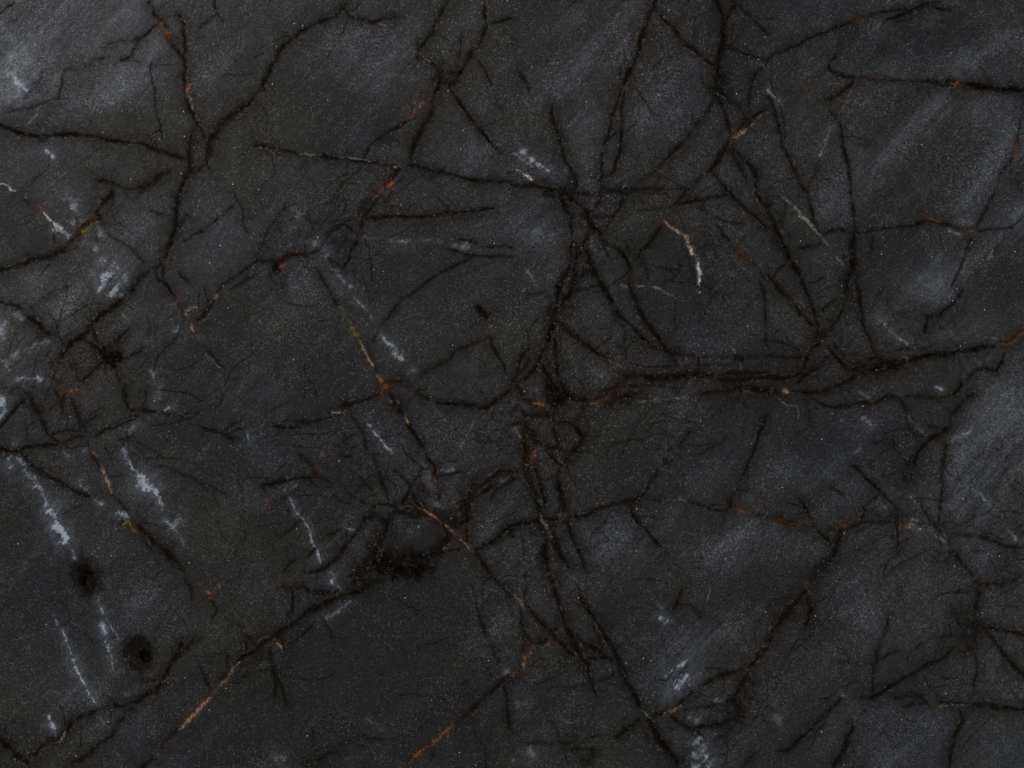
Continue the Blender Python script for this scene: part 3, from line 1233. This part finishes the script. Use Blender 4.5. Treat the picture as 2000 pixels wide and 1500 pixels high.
D 6 .85 750,240 820,330 900,420 970,480
D 5 .7 900,80 930,200 940,330
D 6 .85 1290,80 1240,180 1150,280 1080,380 1010,460
D 4 .8 1050,440 1190,400
D 4 .7 1150,290 1300,290
D 6 .85 980,490 960,560 880,630 790,680 720,740
D 9 .9 600,500 650,620 680,740 710,880 730,1020 700,1100
D 9 .9 900,680 920,780 960,900 980,1020 1000,1150 960,1230
K 12 .7 1000,1100 1040,1180
D 9 .92 760,1240 880,1250 1000,1230 1100,1210
D 12 .92 100,1480 220,1370 340,1310 480,1290 580,1260 680,1290 780,1400 860,1480
D 5 .8 1100,1210 1250,1190 1380,1150 1500,1110
D 8 .8 1500,1110 1650,1060 1800,1020 2000,990
P 3 .5 690,1150 710,1280 790,1330 840,1480
B 16 .7 520,200 560,500 560,700 640,900
D 5 .8 1040,1240 1080,1370 1130,1490
R 7 .55 600,270 610,370
R 6 .5 540,440 480,540
D 8 .8 0,640 130,570 350,590
D 5 .7 0,860 200,740 340,660 450,680
W 6 .35 170,700 240,690
@660 920 .14
D 4 .8 570,0 620,150 680,330
D 4 .8 840,20 920,110 1000,190
D 4 .85 1150,20 1060,170 1000,260 930,370 880,480
D 5 .7 1050,190 1150,250 1270,310
K 14 .4 1050,350 1150,400
D 4 .7 300,390 380,470
D 5 .7 480,520 580,460 720,470 850,500
K 16 .8 850,570 1000,600 1200,630
D 8 .8 700,600 850,560 1000,510
K 16 .8 560,640 660,700
D 10 .85 700,680 660,800 620,950 600,1050
G 7 .35 400,690 460,730
D 5 .8 360,640 340,750 250,880 150,1010 0,1160
T 6 .5 1230,560 1320,620
D 8 .8 1340,560 1410,640
B 24 .75 1480,700 1640,720
T 5 .45 1500,760 1560,810
D 7 .9 1460,760 1530,870 1560,920
D 8 .85 1810,560 1820,700 1790,820 1800,980
T 5 .6 1700,970 1800,1040 1880,1120
D 12 .9 1530,900 1450,1000 1400,1100 1320,1180
K 34 1 550,1290 750,1320 1000,1330 1150,1290
K 18 .9 480,1150 560,1220
K 16 .95 1200,1240 1400,1130
K 16 .7 300,1400 400,1350
D 6 .7 1480,1110 1700,1110
D 9 .85 1700,560 1850,430 1920,250 2000,200
D 8 .8 1830,200 1850,380
B 40 .5 700,1000 1000,1050
@1000 340 .14
D 6 .8 60,170 300,160 480,210
D 9 .9 480,210 640,220 780,260
K 14 .8 480,270 560,290
K 26 .9 720,280 800,330
D 10 .9 690,350 760,450 820,560 830,680 840,900
D 13 .95 780,270 860,350 960,430 1050,530 1090,640 1150,750 1260,830
D 7 .85 1080,600 1080,750 1060,870 1000,970
D 8 .85 1270,860 1300,960 1350,1000
D 5 .8 1360,1000 1480,1040 1560,1130 1640,1250 1650,1400
D 7 .85 840,920 840,1080 810,1280 760,1400 660,1480
K 12 .8 950,1030 960,1100
D 7 .85 920,1100 880,1250 880,1450
D 11 .9 1050,1080 1080,1200 1120,1350 1200,1480
D 6 .8 1030,1280 990,1400 900,1480
D 5 .85 860,280 1000,280 1200,300
D 6 .8 1250,330 1180,450 1120,530
D 7 .85 880,0 880,200
D 7 .85 1250,0 1250,180 1230,320
D 5 .85 1300,210 1450,240 1620,300
D 7 .85 1620,300 1690,230 1830,220
B 10 .6 1560,370 1640,320
D 5 .7 1560,350 1440,560 1340,700 1290,830
D 4 .8 1130,610 1280,600 1420,580
D 7 .85 2000,850 1900,960 1800,1090
D 4 .6 1600,950 1610,1080
W 4 .3 790,760 830,900
W 9 .3 460,880 560,840
@0 0 1
K 30 .95 735,1100 770,1108 810,1107 835,1098
K 24 .7 724,1112 700,1125
K 20 .7 845,1090 862,1078
M 50 .6 760,1060 820,1065
P 3 .5 985,298 1010,303 1040,325
K 10 .7 1010,735 1035,700
D 12 .9 1235,735 1300,738 1360,730
D 11 .9 1650,722 1720,712 1760,705
D 9 .85 1440,760 1500,768 1530,765
@0 0 1
L 140 .5 0,140 120,40 260,0
L 70 .45 20,180 90,100
W 30 .3 20,110 40,200
W 40 .22 10,60 60,120
M 150 .4 560,1350 820,1220
M 110 .4 600,1430 900,1400
K 40 1 745,1112 790,1116 830,1104
D 16 .9 712,1100 735,1080 740,1050
D 12 .9 850,1090 868,1068 872,1052
L 60 .5 1840,560 1990,420
L 70 .5 1860,980 1990,820
M 60 .4 1380,1200 1560,1130
M 80 .35 1500,700 1380,860
"""

strokes = []
ox = oy = 0
for line in TRACES.strip().splitlines():
    if line[0] == '@':
        q = [float(v) for v in line[1:].split()]; ox, oy = q[:2]; sc_ = q[2] if len(q) > 2 else .25; continue
    f = line.split()
    pts = np.array([[float(v) for v in p.split(',')] for p in f[3:]]) * sc_ + (ox, oy)
    strokes.append((f[0], float(f[1]), float(f[2]), pts))

rng = np.random.default_rng(11)
X0, X1, Y0, Y1 = -820.0, 2820.0, -820.0, 2320.0        # the slab runs on past the frame

# the same net of cracks carries on over the rest of the slab
def wander(p, ang, length, step, jit):
    out = [p]
    n = max(2, int(length / step))
    for _ in range(n):
        ang += rng.normal(0, jit)
        p = p + step * np.array([math.cos(ang), math.sin(ang)])
        out.append(p)
    return np.array(out)

extra = []
for _ in range(170):
    side = rng.integers(4)
    if side == 0: p = np.array([rng.uniform(X0, -60), rng.uniform(Y0, Y1)])
    elif side == 1: p = np.array([rng.uniform(2060, X1), rng.uniform(Y0, Y1)])
    elif side == 2: p = np.array([rng.uniform(X0, X1), rng.uniform(Y0, -60)])
    else: p = np.array([rng.uniform(X0, X1), rng.uniform(1560, Y1)])
    base = rng.choice([0.15, 1.1, -0.8, 1.35, -1.1, 2.6]) + rng.normal(0, .25)
    w = wander(p, base, rng.uniform(120, 520), 24, .16)
    inside = (w[:, 0] > -30) & (w[:, 0] < 2030) & (w[:, 1] > -30) & (w[:, 1] < 1530)
    if inside.any():
        w = w[:int(np.argmax(inside))]
        if len(w) < 2: continue
    kind = rng.choice(['D', 'D', 'D', 'D', 'D', 'W', 'B', 'P'])
    extra.append((kind, float(rng.uniform(3, 11)), float(rng.uniform(.4, .9)), w))

# fine side cracks that leave the larger veins
hair = []
for k, w, a, p in strokes:
    if k != 'D' or w < 4.5 or a < .65: continue
    seg = np.diff(p, axis=0); ln = np.hypot(*seg.T)
    for i in range(len(seg)):
        if ln[i] < 1: continue
        n = rng.poisson(ln[i] / 30.0)
        for _ in range(n):
            t = rng.random(); q = p[i] + t * seg[i]
            ang = math.atan2(seg[i][1], seg[i][0]) + rng.choice([-1, 1, -1, 1]) * rng.uniform(.25, 1.0) + rng.choice([0, math.pi])
            hair.append(('D', float(rng.uniform(1.1, 2.4)), float(rng.uniform(.35, .75)), wander(q, ang, rng.gamma(2.0, 13) + 10, 7, .16)))
zones = ((450, 840, 1000, 1060, 46), (1000, 650, 1300, 900, 40), (0, 600, 330, 880, 36), (1100, 360, 1400, 640, 22),
         (1400, 600, 1750, 760, 20), (1650, 820, 1990, 1130, 34), (1250, 1300, 1480, 1480, 18), (900, 1000, 1250, 1350, 26),
         (1800, 1150, 1990, 1350, 16), (540, 360, 740, 540, 16), (0, 0, 2000, 1500, 90))
for xa, ya, xb, yb, cnt in zones:
    for _ in range(int(cnt * 1.7)):
        p = np.array([rng.uniform(xa, xb), rng.uniform(ya, yb)])
        base = rng.choice([-.15, .1, 1.05, 1.3, -.75, -1.0, -.5]) + rng.normal(0, .22)
        w0 = float(rng.uniform(.9, 2.0)); a0 = float(rng.uniform(.35, .75))
        path = wander(p, base, rng.gamma(2.5, 22) + 18, 8, .15)
        hair.append(('D', w0, a0, path))
        for _ in range(rng.integers(0, 3)):
            q = path[rng.integers(len(path))]
            hair.append(('D', w0 * .8, a0 * .8, wander(q, base + rng.choice([-1, 1]) * rng.uniform(.3, .9), rng.gamma(2, 10) + 10, 6, .18)))
strokes = strokes + extra + hair

# ------------------------------------------------------------------ noise on the slab surface (lattice value noise, smooth)
def noise(x, y, seed):
    r = np.random.default_rng(seed); T = r.random((256, 256)).astype(np.float32)
    xi = np.floor(x).astype(np.int32); yi = np.floor(y).astype(np.int32)
    fx = (x - xi).astype(np.float32); fy = (y - yi).astype(np.float32)
    fx = fx * fx * (3 - 2 * fx); fy = fy * fy * (3 - 2 * fy)
    a = T[yi & 255, xi & 255]; b = T[yi & 255, (xi + 1) & 255]
    c = T[(yi + 1) & 255, xi & 255]; d = T[(yi + 1) & 255, (xi + 1) & 255]
    return (a + (b - a) * fx) * (1 - fy) + (c + (d - c) * fx) * fy - .5      # -0.5 .. 0.5

def fbm(x, y, size, seed, octs=4, gain=.55):
    out = 0; amp = 1; tot = 0
    for o in range(octs):
        ca, sa = math.cos(.6 * o + .3), math.sin(.6 * o + .3)
        out = out + amp * noise((x * ca - y * sa) / size + 31.7 * o + 500, (x * sa + y * ca) / size + 11.3 * o + 500, seed + o)
        tot += amp; amp *= gain; size *= .5
    return out / tot

STEP = 1.3
def axis(lo, a, b, hi):
    inner = np.arange(a, b + .1, STEP)
    o, s, left = a, STEP, []
    while o > lo:
        s = min(7, s * 1.12); o -= s; left.append(max(o, lo))
    o, s, right = inner[-1], STEP, []
    while o < hi:
        s = min(7, s * 1.12); o += s; right.append(min(o, hi))
    return np.concatenate([left[::-1], inner, right])
gx = axis(X0, -20, 2020, X1); gy = axis(Y0, -20, 1520, Y1)
X, Y = [g.astype(np.float32) for g in np.meshgrid(gx, gy)]
NX, NY = len(gx), len(gy)

wx = 7 * fbm(X, Y, 42, 1, 3) + 4.5 * fbm(X, Y, 9, 5, 3) + 4.4 * fbm(X, Y, 4.8, 8, 2); wy = 7 * fbm(X, Y, 42, 21, 3) + 4.5 * fbm(X, Y, 9, 25, 3) + 4.4 * fbm(X, Y, 4.8, 28, 2)
rx = 26 * fbm(X, Y, 16, 41, 4, .7); ry = 26 * fbm(X, Y, 16, 51, 4, .7)
WV = fbm(X, Y, 34, 61, 4, .7)           # width changes along a vein
BR = fbm(X, Y, 16, 71, 4, .75)          # breaks
FR = fbm(X, Y, 9, 81, 3, .8)            # fraying
c_, s_ = math.cos(math.radians(-50)), math.sin(math.radians(-50))
UA = X * c_ + Y * s_; VA = -X * s_ + Y * c_
RK = fbm(UA / 4.5, VA, 7, 101, 4, .75)      # rake: streaks that rise to the right
RL = fbm(UA / 6, VA, 26, 111, 5, .7)
wx2 = 11 * fbm(X, Y, 13, 121, 3, .7); wy2 = 11 * fbm(X, Y, 13, 131, 3, .7)

CH = {c: np.zeros_like(X) for c in 'DRGPTWQBOLMH'}
LINE = {'D', 'R', 'T', 'P', 'G', 'Q'}
for kind, w, a, pts in strokes:
    ch = 'D' if kind == 'K' else kind
    broad = kind in 'LMO' or (kind == 'B' and w > 40)
    R = w * (1.9 if broad else (2.2 if kind in 'KWB' else 3.4)) + (26 if not broad else 60)
    lo = pts.min(0) - R; hi = pts.max(0) + R
    i0, i1 = np.searchsorted(gx, [lo[0], hi[0]]); j0, j1 = np.searchsorted(gy, [lo[1], hi[1]])
    if i1 <= i0 or j1 <= j0: continue
    sl = (slice(j0, j1), slice(i0, i1))
    if broad:
        x = X[sl] + rx[sl] * .8 + wx[sl] * 4; y = Y[sl] + ry[sl] * .8 + wy[sl] * 4
    elif kind in 'WK':
        x = X[sl] + rx[sl] * min(1, .25 + w / 26); y = Y[sl] + ry[sl] * min(1, .25 + w / 26)
    else:
        x = X[sl] + wx[sl]; y = Y[sl] + wy[sl]
    d = np.full(x.shape, 1e9, np.float32); tt = np.zeros_like(d)
    n = len(pts) - 1
    seglen = np.hypot(*np.diff(pts, axis=0).T); cum = np.concatenate([[0], np.cumsum(seglen)]); tot = max(cum[-1], 1e-3)
    for i in range(n):
        ax, ay = pts[i]; dx, dy = pts[i + 1] - pts[i]; L2 = dx * dx + dy * dy + 1e-6
        t = np.clip(((x - ax) * dx + (y - ay) * dy) / L2, 0, 1)
        dd = np.hypot(x - ax - t * dx, y - ay - t * dy)
        m = dd < d
        d[m] = dd[m]; tt[m] = (cum[i] + t[m] * seglen[i]) / tot
    if kind in LINE:
        taper = np.minimum(1, .5 + .5 * np.minimum(tt, 1 - tt) * tot / (3 * w + 4))
        wid = np.clip(1 + 1.7 * WV[sl], .35, 2)
        hw = np.maximum(w * .5 * taper * wid + (.5 if w >= 3 else .2), .72)
        if kind == 'D':
            # a stained band, with a thinner blacker crack straying inside it
            stray = w * .035
            x2 = x + wx2[sl] * stray; y2 = y + wy2[sl] * stray
            d2 = np.full(x.shape, 1e9, np.float32)
            for i in range(n):
                ax, ay = pts[i]; dx, dy = pts[i + 1] - pts[i]; L2 = dx * dx + dy * dy + 1e-6
                t = np.clip(((x2 - ax) * dx + (y2 - ay) * dy) / L2, 0, 1)
                np.minimum(d2, np.hypot(x2 - ax - t * dx, y2 - ay - t * dy), out=d2)
            crack = np.exp(-(d2 / np.maximum(hw * .70, 1.05 if w >= 3 else .8)) ** 2) * np.clip(1.05 + 1.1 * BR[sl] + .5 * FR[sl], .45, 1.1)
            band_ = np.exp(-(d / (hw * 1.6 + (.9 if w >= 3 else .3))) ** 2.3) * np.clip(.82 + 1.3 * BR[sl] + .6 * FR[sl], .3, .96)
            v = a * np.maximum(crack * (.98 if w >= 4 else .80), band_)
            halo = a * (1.0 if w >= 5 else (.6 if w >= 2.9 else .22)) * np.exp(-d / (w * 1.0 + 5)) * np.clip(1 + 3.0 * BR[sl], .1, 2)
            np.maximum(CH['B'][sl], halo * 1.1, out=CH['B'][sl])
            v = np.maximum(v, .42 * halo)
            if w >= 5:      # broken pale lips of the vein
                lip = a * .24 * np.exp(-((d - hw * 1.5 - 1) / 2.2) ** 2) * np.clip(4.5 * BR[sl] + 2.5 * FR[sl] - .35, 0, 1)
                np.maximum(CH['P'][sl], lip, out=CH['P'][sl]); v = v * (1 - .8 * lip)
        else:
            v = a * (1.0 if kind in 'RT' else 1.0) * np.exp(-(d / (hw * .95)) ** 1.7) * np.clip(.85 + 3.0 * FR[sl] + 2.0 * BR[sl] + 1.2 * WV[sl], .0, 1.3)
            if kind in 'RTG':
                hh = a * .75 * np.exp(-d / (w * 1.1 + 3)) * np.clip(1 + 3 * BR[sl], 0, 2)
                np.maximum(CH['H'][sl], hh * {'R': 1, 'T': .45, 'G': .35}[kind], out=CH['H'][sl])
    elif kind == 'K':
        v = a * np.clip(np.exp(-(d / (w * .62)) ** 2) * (1 + 1.6 * BR[sl] + 1.0 * FR[sl]) * 1.15, 0, 1)
    elif kind == 'W':
        g = 1 - d / (w * .62 + 2.0) + 1.5 * RK[sl] + .9 * FR[sl] + .6 * BR[sl]
        g = np.clip(g / 1.45, 0, 1); g = g * g * (3 - 2 * g)
        g = g * np.exp(-np.maximum(d / (w * .8 + 3) - .6, 0) ** 2 * 3)
        soft = .30 * np.exp(-(d / (w * 1.1 + 4)) ** 2) * np.clip(1 + 3 * RK[sl], 0, 2)
        v = a * np.maximum(g * 1.8 * np.clip(1 + 1.4 * BR[sl] + .9 * FR[sl], .2, 1.3), soft)
    elif kind == 'B' and not broad:
        v = a * np.exp(-(d / (w * .6)) ** 2) * np.clip(1 + 2.5 * BR[sl], .1, 1.4)
    else:
        v = a * np.exp(-(d / (w * .62)) ** 2)
    if kind in 'LM': v = v * np.clip(1 + 2.6 * RL[sl] + 1.2 * RK[sl], .1, 2)
    if kind in 'LMO' : CH[ch][sl] = 1 - (1 - CH[ch][sl]) * (1 - np.clip(v, 0, 1))
    else: np.maximum(CH[ch][sl], v, out=CH[ch][sl])

# the two oval dark knots at lower left: a dull ring with a blacker core
for cx, cy, ra, rb, th, amt, hard in ((167, 1127, 36, 52, .36, .78, 2.2), (168, 1129, 22, 36, .36, 1.0, 3.5),
                                      (271, 1277, 38, 46, .36, .78, 2.6), (283, 1283, 13, 20, .42, 1.0, 3.5)):
    x = X - cx + .12 * rx; y = Y - cy + .12 * ry
    u = (x * math.cos(th) - y * math.sin(th)) / ra; v = (x * math.sin(th) + y * math.cos(th)) / rb
    r = np.sqrt(u * u + v * v)
    np.maximum(CH['D'], amt * np.clip((1.05 - r) * hard + (.9 * FR + .5 * BR) * (r < 1.15), 0, 1) * np.clip(1 + .5 * FR, 0, 1), out=CH['D'])
HOLE = np.exp(-(((X - 172) / 9) ** 2 + ((Y - 1133) / 15) ** 2) ** 2) + np.exp(-(((X - 541) / 8) ** 2 + ((Y - 524) / 10) ** 2) ** 2) \
     + .6 * np.exp(-(((X - 285) / 8) ** 2 + ((Y - 1283) / 12) ** 2) ** 2)

# ------------------------------------------------------------------ the slab: one closed mesh, veins sunk into the honed face
D = np.clip(CH['D'], 0, 1)
Z = THICK - .00045 * D ** 1.5 - .0028 * np.clip(HOLE, 0, 1) + .00012 * np.clip(CH['W'] + CH['Q'] + CH['P'], 0, 1) \
    + .00035 * fbm(X, Y, 120, 91, 3) + .00010 * fbm(X, Y, 14, 95, 3)
top = np.stack([(X - 1000) * S, (750 - Y) * S, Z], -1).reshape(-1, 3)
idx = np.arange(NX * NY).reshape(NY, NX)
quads = np.stack([idx[:-1, :-1], idx[1:, :-1], idx[1:, 1:], idx[:-1, 1:]], -1).reshape(-1, 4)
ring = np.concatenate([idx[0, :], idx[1:, -1], idx[-1, -2::-1], idx[-2:0:-1, 0]])
bot = top[ring].copy(); bot[:, 2] = 0
nb = len(top); nr = len(ring); bi = nb + np.arange(nr)
side = np.stack([ring, np.roll(ring, -1), np.roll(bi, -1), bi], -1)
verts = np.concatenate([top, bot]).astype(np.float32)
me = bpy.data.meshes.new("stone_slab")
me.vertices.add(len(verts)); me.vertices.foreach_set("co", verts.ravel())
nq = len(quads) + len(side)
me.loops.add(nq * 4 + nr); me.polygons.add(nq + 1)
loops = np.concatenate([quads.ravel(), side.ravel(), bi[::-1]]).astype(np.int32)
me.loops.foreach_set("vertex_index", loops)
me.polygons.foreach_set("loop_start", (np.arange(nq + 1) * 4).astype(np.int32))
me.update(calc_edges=True)
sm = np.ones(nq + 1, bool); sm[len(quads):] = False
me.polygons.foreach_set("use_smooth", sm)

def put(name, chans):
    c = np.zeros((len(verts), 4), np.float32)
    for i, k in enumerate(chans):
        f = k.reshape(-1)
        c[:nb, i] = f; c[nb:, i] = f[ring]
    at = me.color_attributes.new(name, 'FLOAT_COLOR', 'POINT')
    at.data.foreach_set("color", c.ravel())
put("mineral_a", [D, CH['R'], CH['G'], CH['P']])
put("mineral_b", [CH['W'], CH['L'] - CH['M'], CH['O'], CH['B']])
put("mineral_c", [CH['T'], CH['Q'], CH['H'], CH['D'] * 0])
me.validate()

# ------------------------------------------------------------------ procedural stone
mat = bpy.data.materials.new("dark_marble"); mat.use_nodes = True
nt = mat.node_tree; N = nt.nodes; LK = nt.links
bsdf = N["Principled BSDF"]
def node(t, **kw):
    n = N.new(t)
    for k, v in kw.items(): setattr(n, k, v)
    return n
def setin(n, i, v):
    if hasattr(v, 'links'): LK.new(v, n.inputs[i])
    else: n.inputs[i].default_value = v
def math_(op, a, b=0.0, c=0.0, clamp=False):
    n = node('ShaderNodeMath', operation=op, use_clamp=clamp)
    setin(n, 0, a); setin(n, 1, b); setin(n, 2, c); return n.outputs[0]
def mix(f, a, b, mode='MIX'):
    n = node('ShaderNodeMix', data_type='RGBA', blend_type=mode)
    n.clamp_factor = True
    setin(n, 0, f)
    for i, v in ((6, a), (7, b)):
        if hasattr(v, 'links'): LK.new(v, n.inputs[i])
        else: n.inputs[i].default_value = (*v, 1) if len(v) == 3 else v
    return n.outputs[2]
def ramp(v, lo, hi, a=0.0, b=1.0):
    n = node('ShaderNodeMapRange'); n.clamp = True
    setin(n, 0, v); n.inputs[1].default_value = lo; n.inputs[2].default_value = hi
    n.inputs[3].default_value = a; n.inputs[4].default_value = b; return n.outputs[0]
tc = node('ShaderNodeTexCoord').outputs['Object']
def mapped(rot, scale, loc=(0, 0, 0), typ='POINT'):
    m = node('ShaderNodeMapping', vector_type=typ); LK.new(tc, m.inputs[0])
    m.inputs[1].default_value = loc; m.inputs[2].default_value = (0, 0, rot); m.inputs[3].default_value = scale
    return m.outputs[0]
def tex(vec, scale, detail=3, rough=.6, dist=0.0):
    n = node('ShaderNodeTexNoise'); LK.new(vec, n.inputs['Vector'])
    n.inputs['Scale'].default_value = scale; n.inputs['Detail'].default_value = detail
    n.inputs['Roughness'].default_value = rough; n.inputs['Distortion'].default_value = dist
    return n.outputs[0]
def vor(vec, scale, out):
    n = node('ShaderNodeTexVoronoi'); LK.new(vec, n.inputs['Vector']); n.inputs['Scale'].default_value = scale
    return n.outputs[out]
def attr(name):
    n = node('ShaderNodeAttribute'); n.attribute_name = name
    s = node('ShaderNodeSeparateColor'); LK.new(n.outputs['Color'], s.inputs[0])
    return s.outputs[0], s.outputs[1], s.outputs[2], n.outputs['Alpha']
aD, aR, aG, aP = attr("mineral_a"); aW, aL, aO, aB = attr("mineral_b"); aT, aQ, aH, _ = attr("mineral_c")

diag = mapped(math.radians(47), (1, .17, 1), typ='TEXTURE')
cloud = tex(tc, 5.0, 5, .6, .4)
patch = tex(mapped(.4, (1, 1, 1), (3, 1, 0)), 17, 5, .65, .5)
band = tex(diag, 7.0, 6, .68)
blot = tex(tc, 75, 4, .7, .4)
grain = tex(tc, 520, 3, .75)
fine = tex(tc, 1500, 2, .7)
# tone: light against dim stone
tone = math_('ADD', math_('MULTIPLY', math_('SUBTRACT', cloud, .5), .22), math_('MULTIPLY', math_('SUBTRACT', patch, .5), .35))
tone = math_('ADD', tone, math_('MULTIPLY', math_('SUBTRACT', band, .5), .85))
tone = math_('ADD', tone, math_('MULTIPLY', math_('SUBTRACT', blot, .5), .55))
tone = math_('ADD', tone, math_('MULTIPLY', aL, math_('ADD', .55, math_('MULTIPLY', math_('SUBTRACT', band, .4), 2.2))))
warpv = node('ShaderNodeTexNoise'); LK.new(tc, warpv.inputs['Vector']); warpv.inputs['Scale'].default_value = 9; warpv.inputs['Detail'].default_value = 5
wv = node('ShaderNodeVectorMath', operation='MULTIPLY_ADD'); LK.new(warpv.outputs['Color'], wv.inputs[0]); wv.inputs[1].default_value = (.09, .09, 0); LK.new(tc, wv.inputs[2])
facet = node('ShaderNodeTexVoronoi'); facet.voronoi_dimensions = '2D'; LK.new(wv.outputs[0], facet.inputs['Vector']); facet.inputs['Scale'].default_value = 8.5
fsep = node('ShaderNodeSeparateColor'); LK.new(facet.outputs['Color'], fsep.inputs[0])
tone = math_('ADD', tone, math_('MULTIPLY', math_('SUBTRACT', fsep.outputs[0], .5), .11))
rake = tex(mapped(math.radians(45), (1, .07, 1), typ='TEXTURE'), 22.0, 5, .7)
tone = math_('ADD', tone, math_('MULTIPLY', math_('SUBTRACT', rake, .5), math_('ADD', .45, math_('MULTIPLY', aL, 1.1))))
tone = math_('ADD', tone, .22, clamp=True)
hue = tex(mapped(1.1, (1, 1, 1), (7, 2, 0)), 9, 4, .6, .6)
cool = mix(tone, (0.033, 0.0330, 0.0348), (0.152, 0.156, 0.174))
warm = mix(tone, (0.034, 0.0330, 0.0300), (0.118, 0.114, 0.103))
col = mix(math_('MULTIPLY', ramp(hue, .40, .56), math_('SUBTRACT', 1.0, math_('MULTIPLY', aL, 2.2), clamp=True)), cool, warm)
violet = tex(mapped(2.1, (1, 1, 1), (1, 9, 0)), 26, 3, .6, .4)
col = mix(ramp(violet, .52, .75, 0, .35), col, (0.060, 0.052, 0.072))
col = mix(math_('MULTIPLY', aO, ramp(grain, .35, .65, .35, 1)), col, (0.070, 0.064, 0.042))
# mineral grain
gr = math_('ADD', math_('MULTIPLY', math_('SUBTRACT', grain, .5), 2.2), math_('MULTIPLY', math_('SUBTRACT', fine, .5), 1.3))
def crystal(scale, rot, power, amt):
    v = node('ShaderNodeTexVoronoi'); v.voronoi_dimensions = '2D'; LK.new(mapped(rot, (1, 1, 1)), v.inputs['Vector']); v.inputs['Scale'].default_value = scale
    s = node('ShaderNodeSeparateColor'); LK.new(v.outputs['Color'], s.inputs[0])
    return math_('MULTIPLY', math_('POWER', s.outputs[0], power), amt)
gr = math_('ADD', gr, math_('MULTIPLY', crystal(900, .3, 7, 1.3), ramp(blot, .38, .62, .45, 1.25))); gr = math_('ADD', gr, crystal(1500, 1.3, 4, .9))
gm = math_('ADD', gr, .64)
gm = math_('ADD', math_('MULTIPLY', math_('SUBTRACT', gm, 1.0), ramp(patch, .38, .62, .65, 1.15)), 1.0)
gmul = node('ShaderNodeCombineColor'); gm2 = math_('MAXIMUM', gm, .25)
for i in range(3): LK.new(gm2, gmul.inputs[i])
col = mix(1.0, col, gmul.outputs[0], 'MULTIPLY')
# soft quartz clouds
wob = math_('ADD', blot, math_('MULTIPLY', math_('SUBTRACT', grain, .5), .9))
wob2 = math_('ADD', wob, math_('MULTIPLY', math_('SUBTRACT', fine, .5), .9))
wq = math_('MULTIPLY', aW, ramp(wob2, .25, .70, .5, 1.2))
col = mix(math_('MULTIPLY', wq, 1.0), col, mix(ramp(wq, .25, 1.0), mix(ramp(patch, .4, .6), (0.34, 0.40, 0.47), (0.36, 0.37, 0.42)), (0.62, 0.69, 0.78)))
col = mix(math_('MULTIPLY', aB, .9), col, (0.021, 0.015, 0.009))
col = mix(math_('MULTIPLY', aB, ramp(patch, .5, .62, 0, .3)), col, (0.075, 0.028, 0.010))
col = mix(math_('MULTIPLY', aD, 1.0), col, mix(ramp(blot, .45, .6), (0.007, 0.0048, 0.0025), (0.015, 0.0095, 0.0045)))
col = mix(math_('MULTIPLY', aH, ramp(grain, .35, .6, .45, 1)), col, (0.085, 0.032, 0.011))
hueR = mix(ramp(blot, .4, .6), (0.26, 0.072, 0.020), (0.60, 0.21, 0.07))
fray = math_('MULTIPLY', ramp(math_('ADD', blot, math_('MULTIPLY', math_('SUBTRACT', grain, .5), 1.8)), .28, .66, .2, 1.2), ramp(fine, .35, .6, .6, 1.1))
col = mix(math_('MULTIPLY', aR, fray), col, hueR)
col = mix(math_('MULTIPLY', aG, fray), col, (0.34, 0.23, 0.04))
col = mix(math_('MULTIPLY', aT, fray), col, (0.68, 0.43, 0.27))
col = mix(math_('MULTIPLY', aP, math_('MULTIPLY', fray, .9)), col, (0.56, 0.51, 0.44))
col = mix(aQ, col, (0.95, 0.90, 0.82))
# mica and quartz crystals: sparse bright points
def flecks(scale, thr, size, off):
    v = node('ShaderNodeTexVoronoi'); v.voronoi_dimensions = '2D'; LK.new(mapped(off, (1, 1, 1)), v.inputs['Vector']); v.inputs['Scale'].default_value = scale
    s = node('ShaderNodeSeparateColor'); LK.new(v.outputs['Color'], s.inputs[0])
    on = math_('GREATER_THAN', s.outputs[0], thr)
    return math_('MULTIPLY', math_('MULTIPLY', on, s.outputs[1]), ramp(v.outputs['Distance'], size, size * .4, 0, 1))
dens = ramp(tex(tc, 22, 3, .6), .42, .62, .25, 1)
f1 = math_('MULTIPLY', flecks(560, .87, .42, .2), .42)
f1 = math_('MULTIPLY', f1, math_('MULTIPLY', dens, math_('SUBTRACT', 1.0, math_('MULTIPLY', aD, .85))))
col = mix(f1, col, mix(ramp(hue, .45, .55), (0.40, 0.43, 0.50), (0.47, 0.43, 0.33)))
f3 = math_('MULTIPLY', math_('MULTIPLY', flecks(300, .94, .30, .5), .38), dens)
col = mix(f3, col, (0.36, 0.37, 0.40))
f2 = math_('MULTIPLY', flecks(190, .99, .14, .9), .8)
col = mix(f2, col, (0.85, 0.85, 0.8))
LK.new(col, bsdf.inputs['Base Color'])
LK.new(math_('MULTIPLY', math_('SUBTRACT', 1.0, aD, clamp=True), .4), bsdf.inputs['Specular IOR Level'])
LK.new(ramp(grain, .3, .7, .62, .45), bsdf.inputs['Roughness'])
bump = node('ShaderNodeBump'); bump.inputs['Strength'].default_value = .35; bump.inputs['Distance'].default_value = .0004
LK.new(math_('ADD', grain, math_('MULTIPLY', fine, .5)), bump.inputs['Height'])
LK.new(bump.outputs[0], bsdf.inputs['Normal'])
me.materials.append(mat)

slab = bpy.data.objects.new("stone_slab", me); SC.collection.objects.link(slab)
slab["label"] = "dark grey marble slab crossed by black, rusty and milky quartz veins, filling the whole picture"
slab["category"] = "stone slab"; slab["kind"] = "thing"
